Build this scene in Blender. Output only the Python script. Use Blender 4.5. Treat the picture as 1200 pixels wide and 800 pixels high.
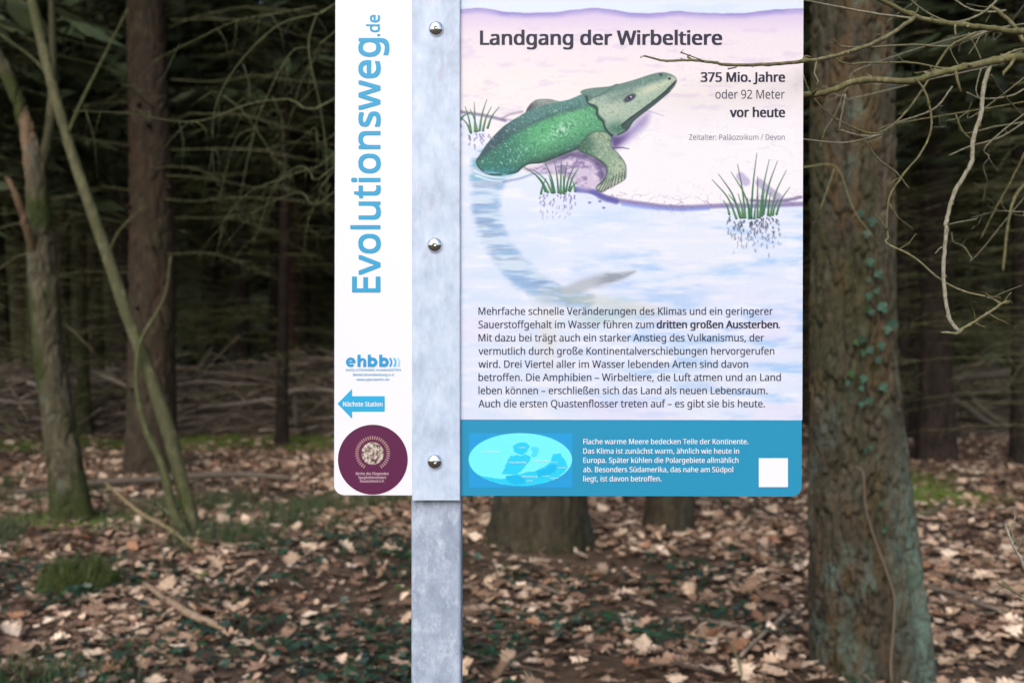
import bpy, math, random
import numpy as np
from mathutils import Vector

for o in list(bpy.data.objects):
    bpy.data.objects.remove(o)
SC = bpy.context.scene
COL = SC.collection
R = math.radians
rng = np.random.default_rng(7)
random.seed(7)

# ---------------------------------------------------------------- camera, sky, sun, exposure
F = 1167.0                       # focal length in photo pixels (1200 px wide)
CAMH = 1.4
cam = bpy.data.cameras.new('camera'); cam.lens = 35.0; cam.sensor_width = 36.0; cam.clip_start = .05; cam.clip_end = 2000
cam.dof.use_dof = True; cam.dof.focus_distance = 1.262; cam.dof.aperture_fstop = 5.6
camo = bpy.data.objects.new('camera', cam); COL.objects.link(camo)
camo.location = (0, 0, CAMH); camo.rotation_euler = (R(90), 0, 0)
SC.camera = camo

SUN_ELEV, SUN_AZ = 38.0, 196.0   # compass azimuth of the sun: behind the camera, a little to the left
world = bpy.data.worlds.new('World'); SC.world = world; world.use_nodes = True
wn = world.node_tree; bg = wn.nodes['Background']
sky = wn.nodes.new('ShaderNodeTexSky'); sky.sky_type = 'NISHITA'; sky.sun_disc = False
sky.sun_elevation = R(SUN_ELEV); sky.sun_rotation = R(SUN_AZ)
sky.air_density = 1.0; sky.dust_density = 3.2; sky.ozone_density = .8
wn.links.new(sky.outputs[0], bg.inputs[0]); bg.inputs[1].default_value = .14
sun = bpy.data.lights.new('sun', 'SUN'); sun.energy = 1.0; sun.angle = R(40); sun.color = (1, .975, .95)
suno = bpy.data.objects.new('sun', sun); COL.objects.link(suno); suno.location = (-4, -10, 14)
_d = Vector((math.sin(R(SUN_AZ)) * math.cos(R(SUN_ELEV)), math.cos(R(SUN_AZ)) * math.cos(R(SUN_ELEV)), math.sin(R(SUN_ELEV))))
suno.rotation_euler = _d.to_track_quat('Z', 'Y').to_euler()
vs = SC.view_settings; vs.view_transform = 'Standard'; vs.look = 'None'; vs.gamma = 1.0; vs.exposure = 0.62
SC.cycles.max_bounces = 8; SC.cycles.diffuse_bounces = 3
SC.cycles.use_denoising = True
# letter outlines: code point, (advance, closed outlines as x, y, x, y ... in 1/500 em)
GLYPHS = {
44:(108,[(77,42,68,12,56,-21,42,-52,16,-52,24,-19,32,16,36,46,74,46)]),
45:(129,[(16,92,16,123,113,123,113,92)]),
46:(108,[(29,22,30,34,36,42,44,47,54,48,63,47,71,42,76,34,78,22,76,9,71,1,63,-4,54,-6,44,-4,36,1,30,9)]),
47:(149,[(145,286,38,0,4,0,110,286)]),
50:(230,[(208,0,19,0,19,30,94,105,130,144,153,176,159,194,161,212,158,233,147,248,130,257,110,260,90,258,74,253,42,233,22,256,47,274,76,286,110,290,135,288,156,281,174,270,186,255,194,236,197,214,194,192,188,172,176,152,162,134,124,92,64,34,64,32,208,32)]),
51:(230,[(198,220,196,202,190,186,182,174,170,163,155,156,138,151,138,149,168,142,190,128,202,107,206,82,204,58,195,37,180,20,159,7,132,-2,96,-4,55,0,18,12,18,44,57,30,97,26,130,30,152,40,166,58,170,82,168,98,160,112,148,121,132,128,113,132,62,132,62,163,90,163,112,164,130,170,143,178,154,188,160,202,162,217,158,236,148,249,131,258,110,260,82,258,58,249,38,236,20,260,36,272,58,282,82,288,109,290,148,286,176,270,192,248)]),
53:(230,[(110,176,138,173,161,166,180,154,194,137,204,116,206,92,204,64,194,40,178,22,157,8,130,-1,100,-4,58,0,26,12,26,45,60,31,100,26,120,28,137,32,151,41,162,53,168,68,170,88,166,112,153,131,131,142,98,146,73,144,50,140,32,151,43,286,186,286,186,254,73,254,66,171,84,174)]),
55:(230,[(54,0,172,254,18,254,18,286,210,286,210,259,94,0)]),
57:(230,[(208,164,205,116,194,70,183,50,170,32,153,16,132,6,107,-2,77,-4,58,-3,41,0,41,30,58,26,76,25,102,27,122,34,139,45,152,59,161,76,167,96,173,140,170,140,155,124,133,112,102,107,79,110,59,118,42,130,30,147,22,168,20,194,23,222,32,246,45,264,64,278,86,288,112,290,131,288,150,282,166,272,180,259,192,242,201,220,206,194),(112,260,89,256,71,244,59,224,55,194,58,170,68,150,86,138,110,134,128,136,143,142,156,152,165,162,171,174,173,187,169,213,158,237,138,254,126,259)]),
58:(108,[(29,22,30,34,36,42,44,47,54,48,63,47,71,42,76,34,78,22,76,9,71,1,63,-4,54,-6,44,-4,36,1,30,9),(29,194,30,206,36,214,44,219,54,220,63,219,71,214,76,206,78,194,76,181,71,172,63,168,54,166,44,168,36,172,30,181)]),
65:(256,[(218,0,184,88,70,88,36,0,0,0,112,288,144,288,256,0),(137,219,132,236,128,250,124,234,119,219,115,208,82,120,173,120)]),
66:(260,[(120,286,168,282,202,270,222,248,230,216,228,200,223,186,216,174,204,164,191,156,175,152,175,150,208,140,220,130,230,118,237,102,239,82,236,58,227,37,212,21,192,10,168,2,140,0,39,0,39,286),(128,164,159,168,178,176,188,191,192,212,188,232,176,245,154,253,122,256,75,256,75,164),(75,134,75,30,132,30,165,34,186,46,197,62,200,84,199,98,194,110,185,120,172,128,154,133,130,134)]),
67:(254,[(162,258,140,256,120,251,103,241,89,228,78,212,70,192,64,168,62,143,66,110,74,82,88,58,106,42,131,31,161,28,197,31,230,39,230,8,196,-1,156,-4,116,0,83,14,58,36,39,66,28,102,24,144,26,174,34,203,44,228,60,250,80,267,103,280,130,288,162,290,204,286,241,274,226,243,197,254)]),
68:(292,[(268,146,264,102,250,66,228,37,200,16,162,4,118,0,39,0,39,286,127,286,168,282,202,270,230,250,251,223,264,188),(230,144,227,180,218,208,202,228,180,244,154,252,122,256,75,256,75,31,114,31,164,38,201,60,223,95)]),
69:(223,[(199,0,39,0,39,286,199,286,199,254,75,254,75,165,192,165,192,134,75,134,75,32,199,32)]),
70:(208,[(75,0,39,0,39,286,199,286,199,254,75,254,75,153,192,153,192,122,75,122)]),
71:(292,[(163,151,262,151,262,11,216,0,162,-4,120,0,86,14,60,36,40,65,28,101,24,143,29,185,42,221,64,250,93,272,130,286,173,290,218,286,258,274,244,242,210,254,171,258,139,255,112,244,90,228,75,204,66,176,62,143,65,111,73,83,88,60,108,42,135,31,170,28,202,30,226,34,226,119,163,119)]),
72:(297,[(258,0,222,0,222,134,75,134,75,0,39,0,39,286,75,286,75,165,222,165,222,286,258,286)]),
73:(136,[(120,0,16,0,16,21,50,28,50,258,16,266,16,286,120,286,120,266,86,258,86,28,120,21)]),
74:(110,[(-2,-76,-18,-75,-32,-71,-32,-40,-18,-44,-2,-44,16,-40,25,-35,32,-26,36,-14,37,2,37,286,73,286,73,4,70,-21,64,-41,52,-56,38,-68,20,-74)]),
75:(248,[(248,0,206,0,104,136,75,111,75,0,39,0,39,286,75,286,75,145,100,172,124,200,202,286,244,286,130,162)]),
76:(210,[(39,0,39,286,75,286,75,32,200,32,200,0)]),
77:(364,[(165,0,71,251,70,251,71,230,72,204,72,0,39,0,39,286,92,286,180,52,182,52,272,286,325,286,325,0,289,0,289,176,290,204,290,230,292,250,290,250,195,0)]),
78:(304,[(266,0,224,0,70,238,69,238,70,216,72,189,72,0,39,0,39,286,80,286,234,50,235,50,234,68,232,124,232,286,266,286)]),
79:(313,[(288,144,286,112,280,83,270,58,255,36,236,19,214,6,188,-2,157,-4,126,-2,98,6,76,20,57,36,42,58,32,84,26,112,24,144,28,185,39,221,57,250,83,272,116,286,157,290,196,286,230,272,255,250,274,221,285,185),(62,144,65,110,72,82,86,58,104,42,128,31,157,28,186,31,210,42,228,58,240,82,248,110,250,144,245,192,228,228,199,252,157,259,128,256,104,245,86,228,72,206,65,177)]),
80:(242,[(114,286,163,281,196,264,216,238,222,202,216,168,208,153,198,139,182,128,162,119,138,114,108,112,75,112,75,0,39,0,39,286),(112,256,75,256,75,142,104,142,129,144,149,148,165,156,176,167,182,182,185,200,180,224,167,242,144,252)]),
81:(313,[(288,144,286,110,280,80,268,54,252,32,230,15,206,3,274,-68,222,-68,167,-4,157,-4,126,-2,98,6,76,20,57,36,42,58,32,84,26,112,24,144,28,185,39,221,57,250,83,272,116,286,157,290,196,286,230,272,255,250,274,221,285,185),(62,144,65,110,72,82,86,58,104,42,128,31,157,28,186,31,210,42,228,58,240,82,248,110,250,144,245,192,228,228,199,252,157,259,128,256,104,245,86,228,72,206,65,177)]),
82:(250,[(118,286,150,284,176,278,196,266,211,250,220,230,222,205,220,184,214,167,204,153,192,142,165,128,244,0,202,0,132,118,75,118,75,0,39,0,39,286),(116,255,75,255,75,149,118,149,148,152,169,162,181,180,185,204,183,220,178,234,168,243,155,250,138,254)]),
83:(220,[(202,76,198,53,189,33,174,18,154,6,128,-2,99,-4,68,-2,42,2,20,10,20,44,56,32,100,28,120,28,136,33,149,40,158,49,164,60,165,74,164,86,159,97,151,106,138,115,98,132,66,147,42,165,28,188,24,218,27,238,36,256,50,271,68,282,90,288,116,290,159,286,194,274,183,244,151,254,114,258,98,258,84,254,74,247,66,239,62,228,60,217,62,204,66,193,74,184,86,176,123,159,166,140,181,128,192,114,199,97)]),
84:(223,[(130,0,94,0,94,254,4,254,4,286,218,286,218,254,130,254)]),
85:(293,[(256,101,254,73,244,48,230,26,208,10,180,0,145,-4,98,4,64,25,43,59,36,102,36,286,72,286,72,100,77,70,91,46,114,32,147,28,171,30,190,36,204,48,214,63,219,80,221,101,221,286,256,286)]),
86:(240,[(240,286,138,0,102,0,0,286,38,286,102,102,110,80,116,60,120,40,125,60,131,80,138,104,202,286)]),
87:(373,[(368,286,292,0,255,0,200,188,194,205,190,222,186,236,185,244,184,236,180,222,176,204,171,186,117,0,80,0,5,286,42,286,87,112,92,93,98,59,100,44,103,60,106,77,111,96,116,114,166,286,204,286,256,112,262,94,266,76,269,58,272,44,275,64,280,88,286,112,330,286)]),
90:(230,[(214,0,15,0,15,28,166,254,20,254,20,286,210,286,210,259,59,32,214,32)]),
97:(225,[(116,218,150,214,174,202,188,179,192,146,192,0,167,0,160,30,158,30,140,11,117,0,86,-4,68,-2,52,3,38,12,28,24,20,40,18,60,25,88,44,110,76,122,122,128,158,130,158,142,155,165,146,180,132,188,114,190,82,185,53,174,42,200,76,213),(126,104,92,100,70,91,59,78,55,60,58,44,66,33,78,26,94,24,119,28,140,40,153,58,158,86,158,105)]),
98:(246,[(70,230,69,205,68,186,70,186,80,199,94,210,113,216,136,218,172,212,200,190,218,156,224,108,222,74,214,46,200,24,182,8,161,-1,136,-4,113,-2,94,5,80,16,70,28,66,28,60,0,34,0,34,304,70,304),(130,190,110,187,94,180,82,170,75,154,71,134,70,107,72,72,82,46,101,30,130,26,156,30,174,46,184,72,188,108,184,144,174,169,156,184)]),
99:(192,[(120,-4,94,-1,70,8,50,22,34,44,25,72,22,106,26,142,36,171,51,192,71,208,96,216,122,219,154,216,179,208,168,178,146,185,122,188,102,186,86,179,74,168,66,152,60,132,58,106,60,83,66,63,74,47,86,36,101,29,120,26,151,30,176,39,176,8,152,-1)]),
100:(246,[(110,-4,74,3,46,24,28,58,22,107,28,156,46,190,74,212,110,219,140,214,162,204,177,187,180,187,178,202,177,219,177,304,212,304,212,0,184,0,179,29,177,29,162,12,140,0),(116,26,145,30,164,44,174,68,178,100,178,106,174,142,164,168,146,184,116,190,90,184,73,167,62,140,58,106,62,72,73,46,90,30)]),
101:(226,[(117,219,143,216,164,207,182,192,195,173,203,150,206,122,206,100,58,100,64,68,77,45,98,31,127,26,164,30,196,41,196,10,164,0,126,-4,97,-1,72,8,50,24,35,46,26,73,22,106,25,138,34,166,48,189,67,206,90,216),(116,190,94,186,77,174,65,154,60,128,169,128,168,146,163,161,156,173,146,182,133,188)]),
102:(138,[(133,188,79,188,79,0,44,0,44,188,6,188,6,204,44,216,44,228,46,254,52,274,62,288,76,298,93,304,114,306,137,304,155,300,146,272,131,276,114,278,98,275,88,266,81,251,79,229,79,215,133,215)]),
103:(246,[(110,219,130,217,148,211,164,201,178,186,180,186,184,215,212,215,212,-4,210,-32,202,-54,189,-73,170,-86,146,-94,116,-96,74,-93,39,-82,39,-50,74,-62,118,-67,143,-63,162,-50,174,-32,178,-6,178,16,179,28,177,28,164,14,150,4,132,-2,110,-4,74,4,46,26,28,60,22,107,28,153,46,188,74,212),(115,190,98,187,84,180,74,168,65,152,60,131,58,106,62,72,73,46,91,30,116,25,144,29,154,34,163,42,174,66,178,98,178,107,176,134,172,154,163,170,151,181,135,187)]),
104:(248,[(70,216,68,185,70,185,87,204,110,214,136,218,160,216,180,210,196,200,206,185,213,165,216,140,216,0,180,0,180,138,178,160,169,176,154,186,132,190,111,187,94,180,83,169,75,154,71,134,70,111,70,0,34,0,34,304,70,304)]),
105:(104,[(70,215,70,0,34,0,34,215),(52,296,66,290,71,283,72,273,71,263,66,256,52,250,44,252,38,256,33,263,32,273,33,283,38,290,44,294)]),
107:(214,[(69,146,68,128,68,110,69,110,76,120,86,132,94,142,163,215,204,215,118,123,210,0,168,0,94,100,69,79,69,0,34,0,34,304,69,304)]),
108:(104,[(70,0,34,0,34,304,70,304)]),
109:(375,[(270,219,302,214,324,200,338,176,342,140,342,0,308,0,308,138,305,160,297,176,284,186,264,190,237,184,219,171,209,149,206,118,206,0,171,0,171,138,166,166,160,176,152,184,140,188,126,190,108,187,92,180,82,169,75,154,70,134,70,0,34,0,34,215,62,215,68,186,70,186,86,204,108,216,133,219,156,216,174,210,189,199,199,183,201,183,214,199,230,210,250,216)]),
110:(248,[(138,219,172,214,196,200,210,176,216,140,216,0,180,0,180,138,178,160,169,176,154,186,132,190,102,184,83,169,73,144,70,112,70,0,34,0,34,215,62,215,68,186,70,186,88,204,111,216)]),
111:(242,[(221,108,219,82,214,60,206,41,194,26,180,12,162,4,142,-2,120,-4,100,-2,82,4,64,12,50,26,38,41,30,60,24,82,22,108,25,141,34,168,48,190,68,206,93,216,122,219,150,216,174,206,194,190,208,168,218,141),(58,108,60,84,65,64,74,48,86,36,102,28,122,26,141,28,157,36,170,48,178,64,183,84,184,108,182,132,178,152,169,168,157,180,141,187,121,190,92,184,74,168,62,142)]),
112:(246,[(136,219,172,212,200,192,218,156,224,108,222,74,214,46,200,24,182,8,161,-1,136,-4,106,0,85,12,70,28,67,28,68,10,70,-8,70,-96,34,-96,34,215,63,215,68,186,70,186,85,202,106,214),(130,190,110,187,95,181,84,171,76,156,71,138,70,114,70,108,71,84,75,63,82,46,94,35,110,28,130,26,148,28,163,36,174,49,182,66,186,86,188,108,184,142,174,167,156,184)]),
114:(166,[(134,219,148,218,160,216,155,184,144,186,132,187,108,182,88,167,74,144,70,114,70,0,34,0,34,215,63,215,67,176,68,176,85,198,107,213,120,218)]),
115:(192,[(174,60,172,40,164,24,151,12,134,3,113,-2,88,-4,50,0,21,10,21,42,52,30,89,24,112,26,128,33,137,43,140,56,136,70,120,84,87,98,52,114,38,122,28,133,22,146,20,162,26,186,42,204,68,215,101,219,138,215,170,204,158,176,129,186,98,190,80,188,66,183,57,175,54,164,60,149,77,137,110,123,144,108,157,98,166,88,172,75)]),
116:(144,[(106,25,122,26,136,30,136,2,120,-2,100,-4,84,-2,69,2,56,10,46,22,39,40,37,62,37,188,6,188,6,204,38,218,52,264,72,264,72,215,134,215,134,188,72,188,72,64,74,46,82,34,92,27)]),
117:(248,[(214,215,214,0,185,0,180,28,178,28,160,10,136,0,110,-4,86,-2,67,4,52,14,40,30,34,50,32,74,32,215,68,215,68,76,70,54,79,38,94,28,115,26,136,28,153,34,165,46,172,60,177,80,178,103,178,215)]),
118:(204,[(82,0,0,215,38,215,84,88,96,48,100,32,102,32,107,48,114,69,120,88,166,215,204,215,122,0)]),
119:(315,[(173,122,168,138,164,154,160,168,158,178,156,178,154,168,151,154,147,138,142,121,104,0,64,0,4,216,41,216,70,100,82,54,84,36,86,36,89,48,92,64,96,80,100,94,138,216,177,216,214,94,226,54,228,37,230,37,233,54,238,76,244,100,274,216,310,216,251,0,210,0)]),
121:(204,[(0,215,38,215,84,92,92,72,98,52,102,34,104,34,112,60,122,93,166,215,204,215,112,-30,94,-65,82,-78,69,-88,53,-94,34,-96,17,-95,4,-93,4,-65,15,-66,28,-68,50,-63,65,-50,76,-30,87,-1)]),
122:(188,[(173,0,16,0,16,24,131,188,22,188,22,215,170,215,170,188,56,28,173,28)]),
196:(256,[(218,0,184,88,70,88,36,0,0,0,112,288,144,288,256,0),(137,219,132,236,128,250,124,234,119,219,115,208,82,120,173,120),(72,344,73,354,77,360,90,364,104,360,108,354,109,344,108,336,104,330,90,324,77,330,73,336),(147,344,148,354,152,360,165,364,178,360,182,354,184,344,182,336,178,330,165,324,152,330,148,336)]),
223:(253,[(210,248,208,234,204,224,190,206,173,192,159,178,153,165,156,156,166,146,188,130,214,110,230,89,234,76,235,62,232,40,226,24,214,12,200,3,181,-2,160,-4,127,0,102,10,102,42,118,34,138,27,159,24,178,27,191,34,198,44,200,59,197,76,186,90,163,107,136,126,123,144,119,163,120,174,124,184,138,200,154,213,168,227,172,236,174,246,170,260,160,270,143,276,122,278,96,274,86,268,77,260,71,250,70,234,70,0,34,0,34,234,37,258,46,277,60,290,78,300,98,305,122,306,147,305,168,300,186,292,198,280,206,266)]),
228:(225,[(116,218,150,214,174,202,188,179,192,146,192,0,167,0,160,30,158,30,140,11,117,0,86,-4,68,-2,52,3,38,12,28,24,20,40,18,60,25,88,44,110,76,122,122,128,158,130,158,142,155,165,146,180,132,188,114,190,82,185,53,174,42,200,76,213),(126,104,92,100,70,91,59,78,55,60,58,44,66,33,78,26,94,24,119,28,140,40,153,58,158,86,158,105),(56,273,58,282,62,288,76,292,88,288,93,282,94,273,93,264,88,258,76,253,62,258,58,264),(132,273,134,282,138,288,150,292,164,288,168,282,169,273,168,264,164,258,150,253,138,258,134,264)]),
246:(242,[(221,108,219,82,214,60,206,41,194,26,180,12,162,4,142,-2,120,-4,100,-2,82,4,64,12,50,26,38,41,30,60,24,82,22,108,25,141,34,168,48,190,68,206,93,216,122,219,150,216,174,206,194,190,208,168,218,141),(58,108,60,84,65,64,74,48,86,36,102,28,122,26,141,28,157,36,170,48,178,64,183,84,184,108,182,132,178,152,169,168,157,180,141,187,121,190,92,184,74,168,62,142),(66,273,67,282,71,288,84,292,98,288,102,282,103,273,102,264,98,258,84,253,71,258,67,264),(140,273,142,282,146,288,159,292,172,288,176,282,178,273,176,264,172,258,159,253,146,258,142,264)]),
252:(248,[(214,215,214,0,185,0,180,28,178,28,160,10,136,0,110,-4,86,-2,67,4,52,14,40,30,34,50,32,74,32,215,68,215,68,76,70,54,79,38,94,28,115,26,136,28,153,34,165,46,172,60,177,80,178,103,178,215),(68,273,69,282,74,288,86,292,100,288,104,282,106,273,104,264,100,258,86,253,74,258,69,264),(143,273,144,282,148,288,162,292,175,288,179,282,180,273,179,264,175,258,162,253,148,258,144,264)]),
8211:(200,[(16,92,16,123,184,123,184,92)]),
32:(104,[]),
}
# ---------------------------------------------------------------- the printed picture (painted into a fine grid)
def _hash2(ix, iy, seed):
    h = (ix.astype(np.int64) * 374761393 + iy.astype(np.int64) * 668265263 + seed * 974711) & 0xFFFFFFFF
    h = ((h ^ (h >> 13)) * 1274126177) & 0xFFFFFFFF
    return ((h ^ (h >> 16)) & 0xFFFFFF) / float(0xFFFFFF)

def noise2(x, y, seed=0, octaves=3):
    tot = 0; amp = 1.0; s = 0
    for o in range(octaves):
        ix = np.floor(x); iy = np.floor(y); fx = x - ix; fy = y - iy
        fx = fx * fx * (3 - 2 * fx); fy = fy * fy * (3 - 2 * fy)
        a = _hash2(ix, iy, seed + o); b = _hash2(ix + 1, iy, seed + o)
        c = _hash2(ix, iy + 1, seed + o); d = _hash2(ix + 1, iy + 1, seed + o)
        tot = tot + amp * ((a * (1 - fx) + b * fx) * (1 - fy) + (c * (1 - fx) + d * fx) * fy)
        s += amp; amp *= .5; x = x * 2.03 + 17.1; y = y * 2.03 + 9.7
    return tot / s

def smooth(a, b, x):
    t = np.clip((x - a) / (b - a), 0, 1); return t * t * (3 - 2 * t)

def catmull(pts, closed=False, k=5):
    P = np.array(pts, float); n = len(P); out = []
    for i in range(n if closed else n - 1):
        p1, p2 = P[i], P[(i + 1) % n]
        p0 = P[(i - 1) % n] if closed or i > 0 else 2 * p1 - p2
        p3 = P[(i + 2) % n] if closed or i + 2 < n else 2 * p2 - p1
        for t in np.arange(k) / k:
            out.append(.5 * (2 * p1 + (p2 - p0) * t + (2 * p0 - 5 * p1 + 4 * p2 - p3) * t * t + (3 * p1 - p0 - 3 * p2 + p3) * t ** 3))
    if not closed: out.append(P[-1])
    return np.array(out)

def paint_art():
    xs = np.arange(538, 940.5, 1 / 1.35); ys = np.concatenate([np.linspace(-194, -8, 20), np.arange(-6, 491.8, 1 / 1.35)])
    X, Y = np.meshgrid(xs, ys)
    H, W = X.shape
    img = np.zeros((H, W, 3))
    c = lambda r, g, b: np.array([r, g, b], float)
    def blend(col, m):
        img[...] = img * (1 - m[..., None]) + np.asarray(col, float) * m[..., None]
    def dist_line(pts, X=X, Y=Y):
        D = np.full(X.shape, 1e9); T = np.zeros(X.shape); n = len(pts) - 1
        for i in range(n):
            (ax, ay), (bx, by) = pts[i], pts[i + 1]
            dx, dy = bx - ax, by - ay
            t = np.clip(((X - ax) * dx + (Y - ay) * dy) / (dx * dx + dy * dy + 1e-9), 0, 1)
            d = np.hypot(X - ax - t * dx, Y - ay - t * dy)
            k = d < D; D = np.where(k, d, D); T = np.where(k, (i + t) / n, T)
        return D, T
    def stroke(pts, w0, w1, col, a=1.0, soft=.7, k=6):
        p = catmull(pts, False, k)
        r = max(w0, w1) + soft + 1.5
        i0, i1 = np.searchsorted(xs, [p[:, 0].min() - r, p[:, 0].max() + r]); j0, j1 = np.searchsorted(ys, [p[:, 1].min() - r, p[:, 1].max() + r])
        if i0 >= i1 or j0 >= j1: return
        D, T = dist_line(p, X[j0:j1, i0:i1], Y[j0:j1, i0:i1])
        w = w0 + (w1 - w0) * T
        m = (a * (1 - smooth(w - soft, w + soft, D)))[..., None]
        img[j0:j1, i0:i1] = img[j0:j1, i0:i1] * (1 - m) + np.asarray(col, float) * m
    def poly(pts, closed=True):
        p = catmull(pts, True, 4) if closed else np.array(pts, float)
        ins = np.zeros(X.shape, bool); D = np.full(X.shape, 1e9); n = len(p)
        for i in range(n):
            (ax, ay), (bx, by) = p[i], p[(i + 1) % n]
            if ay != by:
                cr = ((ay > Y) != (by > Y)) & (X < (bx - ax) * (Y - ay) / (by - ay) + ax); ins ^= cr
            dx, dy = bx - ax, by - ay
            t = np.clip(((X - ax) * dx + (Y - ay) * dy) / (dx * dx + dy * dy + 1e-9), 0, 1)
            D = np.minimum(D, np.hypot(X - ax - t * dx, Y - ay - t * dy))
        return np.where(ins, D, -D)                      # signed distance, inside positive
    # --- sky, hills, sand
    img[...] = c(229, 239, 250)
    blend(c(214, 230, 248), .7 * smooth(.45, .7, noise2(X / 60, Y / 9, 3)))
    hx = [538, 560, 575, 590, 615, 650, 670, 700, 720, 740, 760, 795, 830, 870, 905, 940]
    hy = [11.5, 9.5, 11, 14, 15.5, 14.5, 12, 9.5, 11.5, 15.5, 16, 13, 16, 16, 11.5, 10]
    hl = np.interp(X, hx, hy) + 1.2 * (noise2(X / 7, Y * 0, 5) - .5)
    m = smooth(-.8, .8, Y - hl)
    blend(c(226, 209, 236), m)
    blend(c(142, 134, 208), m * (1 - smooth(0, 10, Y - hl)) * (.5 + .6 * noise2(X / 30, Y / 5, 8)))
    blend(c(244, 232, 238), smooth(15, 46, Y) * .95)
    blend(c(250, 245, 244), smooth(44, 110, Y) * (.6 + .4 * noise2(X / 40, Y / 30, 9)))
    blend(c(248, 234, 228), smooth(60, 90, Y) * (1 - smooth(110, 150, Y)) * .5 * noise2(X / 35, Y / 15, 19))
    blend(c(214, 196, 226), smooth(.6, .8, noise2(X / 22, Y / 7, 11)) * smooth(20, 30, Y) * (1 - smooth(150, 220, Y)) * .35)
    blend(c(250, 247, 252), smooth(110, 150, Y) * smooth(640, 760, X) * .6)
    wr = np.abs(noise2(X / 26 + 3, Y / 13, 31, 4) - .5)
    blend(c(196, 176, 208), (1 - smooth(0, .02, wr)) * smooth(45, 80, Y) * .22 * smooth(.4, .6, noise2(X / 30, Y / 20, 33)))
    # --- water
    sx = [538, 560, 590, 640, 680, 700, 720, 740, 790, 850, 895, 940]
    sy = [132, 135, 200, 205, 218, 228, 235, 238, 243.5, 242, 240, 240]
    sl = np.interp(X, sx, sy) + 2.5 * (noise2(X / 8, X * 0, 12) - .5)
    wm = smooth(-1.2, 1.2, Y - sl)
    blend(c(226, 236, 252), wm)
    wn = noise2(X / 48 + .3 * noise2(X / 30, Y / 30, 40), Y / 9, 21, 4)
    blend(c(172, 208, 247), wm * smooth(.42, .8, wn) * (.2 + .7 * smooth(640, 780, X)) * smooth(235, 265, Y) * 1.0)
    blend(c(164, 190, 240), wm * smooth(.52, .85, noise2(X / 60, Y / 11, 25, 4)) * smooth(600, 720, X) * smooth(290, 320, Y) * .6)
    blend(c(250, 249, 254), wm * smooth(.45, .8, noise2(X / 30, Y / 6, 23, 3)) * .6)
    blend(c(236, 230, 250), wm * smooth(.5, .7, noise2(X / 70, Y / 30, 27)) * smooth(300, 400, Y) * .6)
    blend(c(240, 240, 244), wm * smooth(.5, .8, noise2(X / 90, Y / 50, 47)) * .35)
    # shore line
    for pts, w, col, a in (
        ([(538, 131), (556, 133.5), (575, 137), (592, 141.5)], 1.6, c(112, 100, 140), .8),
        ([(588, 139), (598, 134), (612, 131)], 1.1, c(120, 100, 140), .6),
        ([(590, 140), (604, 141), (612, 138)], .9, c(120, 100, 150), .5),
        ([(684, 221), (700, 227), (716, 233), (745, 238), (792, 243), (850, 241), (885, 241), (940, 239)], 2.6, c(120, 104, 160), .75),
        ([(676, 222), (694, 224), (706, 231), (722, 236)], 3.4, c(78, 78, 170), .75),
        ([(730, 239), (760, 243), (800, 245.5), (830, 244)], 2.2, c(130, 150, 226), .7),
        ([(880, 235), (905, 236), (925, 234), (938, 231)], 1.6, c(96, 82, 130), .8),
        ([(890, 214), (902, 224), (912, 231)], 4.5, c(140, 126, 176), .55),
        ([(868, 207), (874, 213)], 5, c(164, 150, 200), .6)):
        stroke(pts, w, w, col, a, 1.8)
    blend(c(110, 90, 140), (1 - smooth(.0, .035, np.abs(noise2(X / 14, Y / 9, 52, 3) - .5))) * np.exp(-((Y - sl + 4) / 9) ** 2) * smooth(650, 690, X) * .5)
    for px, py in ((691, 237.5), (707.5, 243.5), (703, 236)):
        blend(c(90, 96, 180), (1 - smooth(.6, 1.9, np.hypot((X - px) / 1.5, Y - py))) * .8)
    # rocky shade under belly
    d = poly([(612, 196), (640, 192), (676, 176), (700, 186), (712, 200), (704, 214), (697, 222), (682, 223), (668, 210), (650, 204), (630, 204)])
    rn = noise2(X / 9, Y / 5, 61, 4)
    blend(c(206, 190, 218), smooth(-3, 5, d) * .85)
    blend(c(124, 104, 152), smooth(-3, 4, d) * smooth(.44, .66, rn) * .7)
    blend(c(240, 228, 244), smooth(0, 4, d) * smooth(.6, .75, noise2(X / 8, Y / 5, 63, 3)) * .6)
    blend(c(60, 48, 96), (1 - smooth(0, 7, np.abs(poly([(640, 190), (676, 174), (702, 188), (712, 203), (709, 212), (700, 192), (676, 180)])))) * smooth(-6, 0, d) * .6)
    # shade beside jaw
    d = poly([(714, 158), (726, 157), (738, 149), (750, 138), (760, 134), (757, 146), (744, 158), (732, 168), (718, 175)])
    blend(c(150, 136, 190), smooth(-7, 6, d) * .8)
    blend(c(84, 68, 124), smooth(-2, 7, d) * smooth(744, 722, X) * .95)
    stroke([(716, 174), (727, 173), (737, 174.5)], 1.2, .5, c(90, 70, 120), .8)
    stroke([(735, 132), (752, 129), (766, 132), (778, 136)], 1.0, .4, c(150, 140, 190), .5)
    # --- tail below the water
    tl = catmull([(575, 198), (571, 215), (569, 240), (574, 265), (586, 290), (602, 312), (624, 331), (652, 345), (690, 352)], False, 8)
    D, T = dist_line(tl)
    wid = np.interp(T, [0, .2, .45, .7, .85, 1], [25, 19, 17, 17, 14, 10])
    tm = 1 - smooth(wid - 8, wid + 3, D + 5 * (noise2(X / 6, Y / 3, 70) - .5))
    st = noise2(X / 40 + 7, Y / 5.5, 71, 3)
    blend(c(206, 226, 242), tm * .8)
    blend(c(146, 182, 222), tm * smooth(.36, .66, st) * .9)
    blend(c(140, 158, 192), tm * smooth(.5, .75, noise2(X / 30, Y / 4, 75, 3)) * .5)
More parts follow.
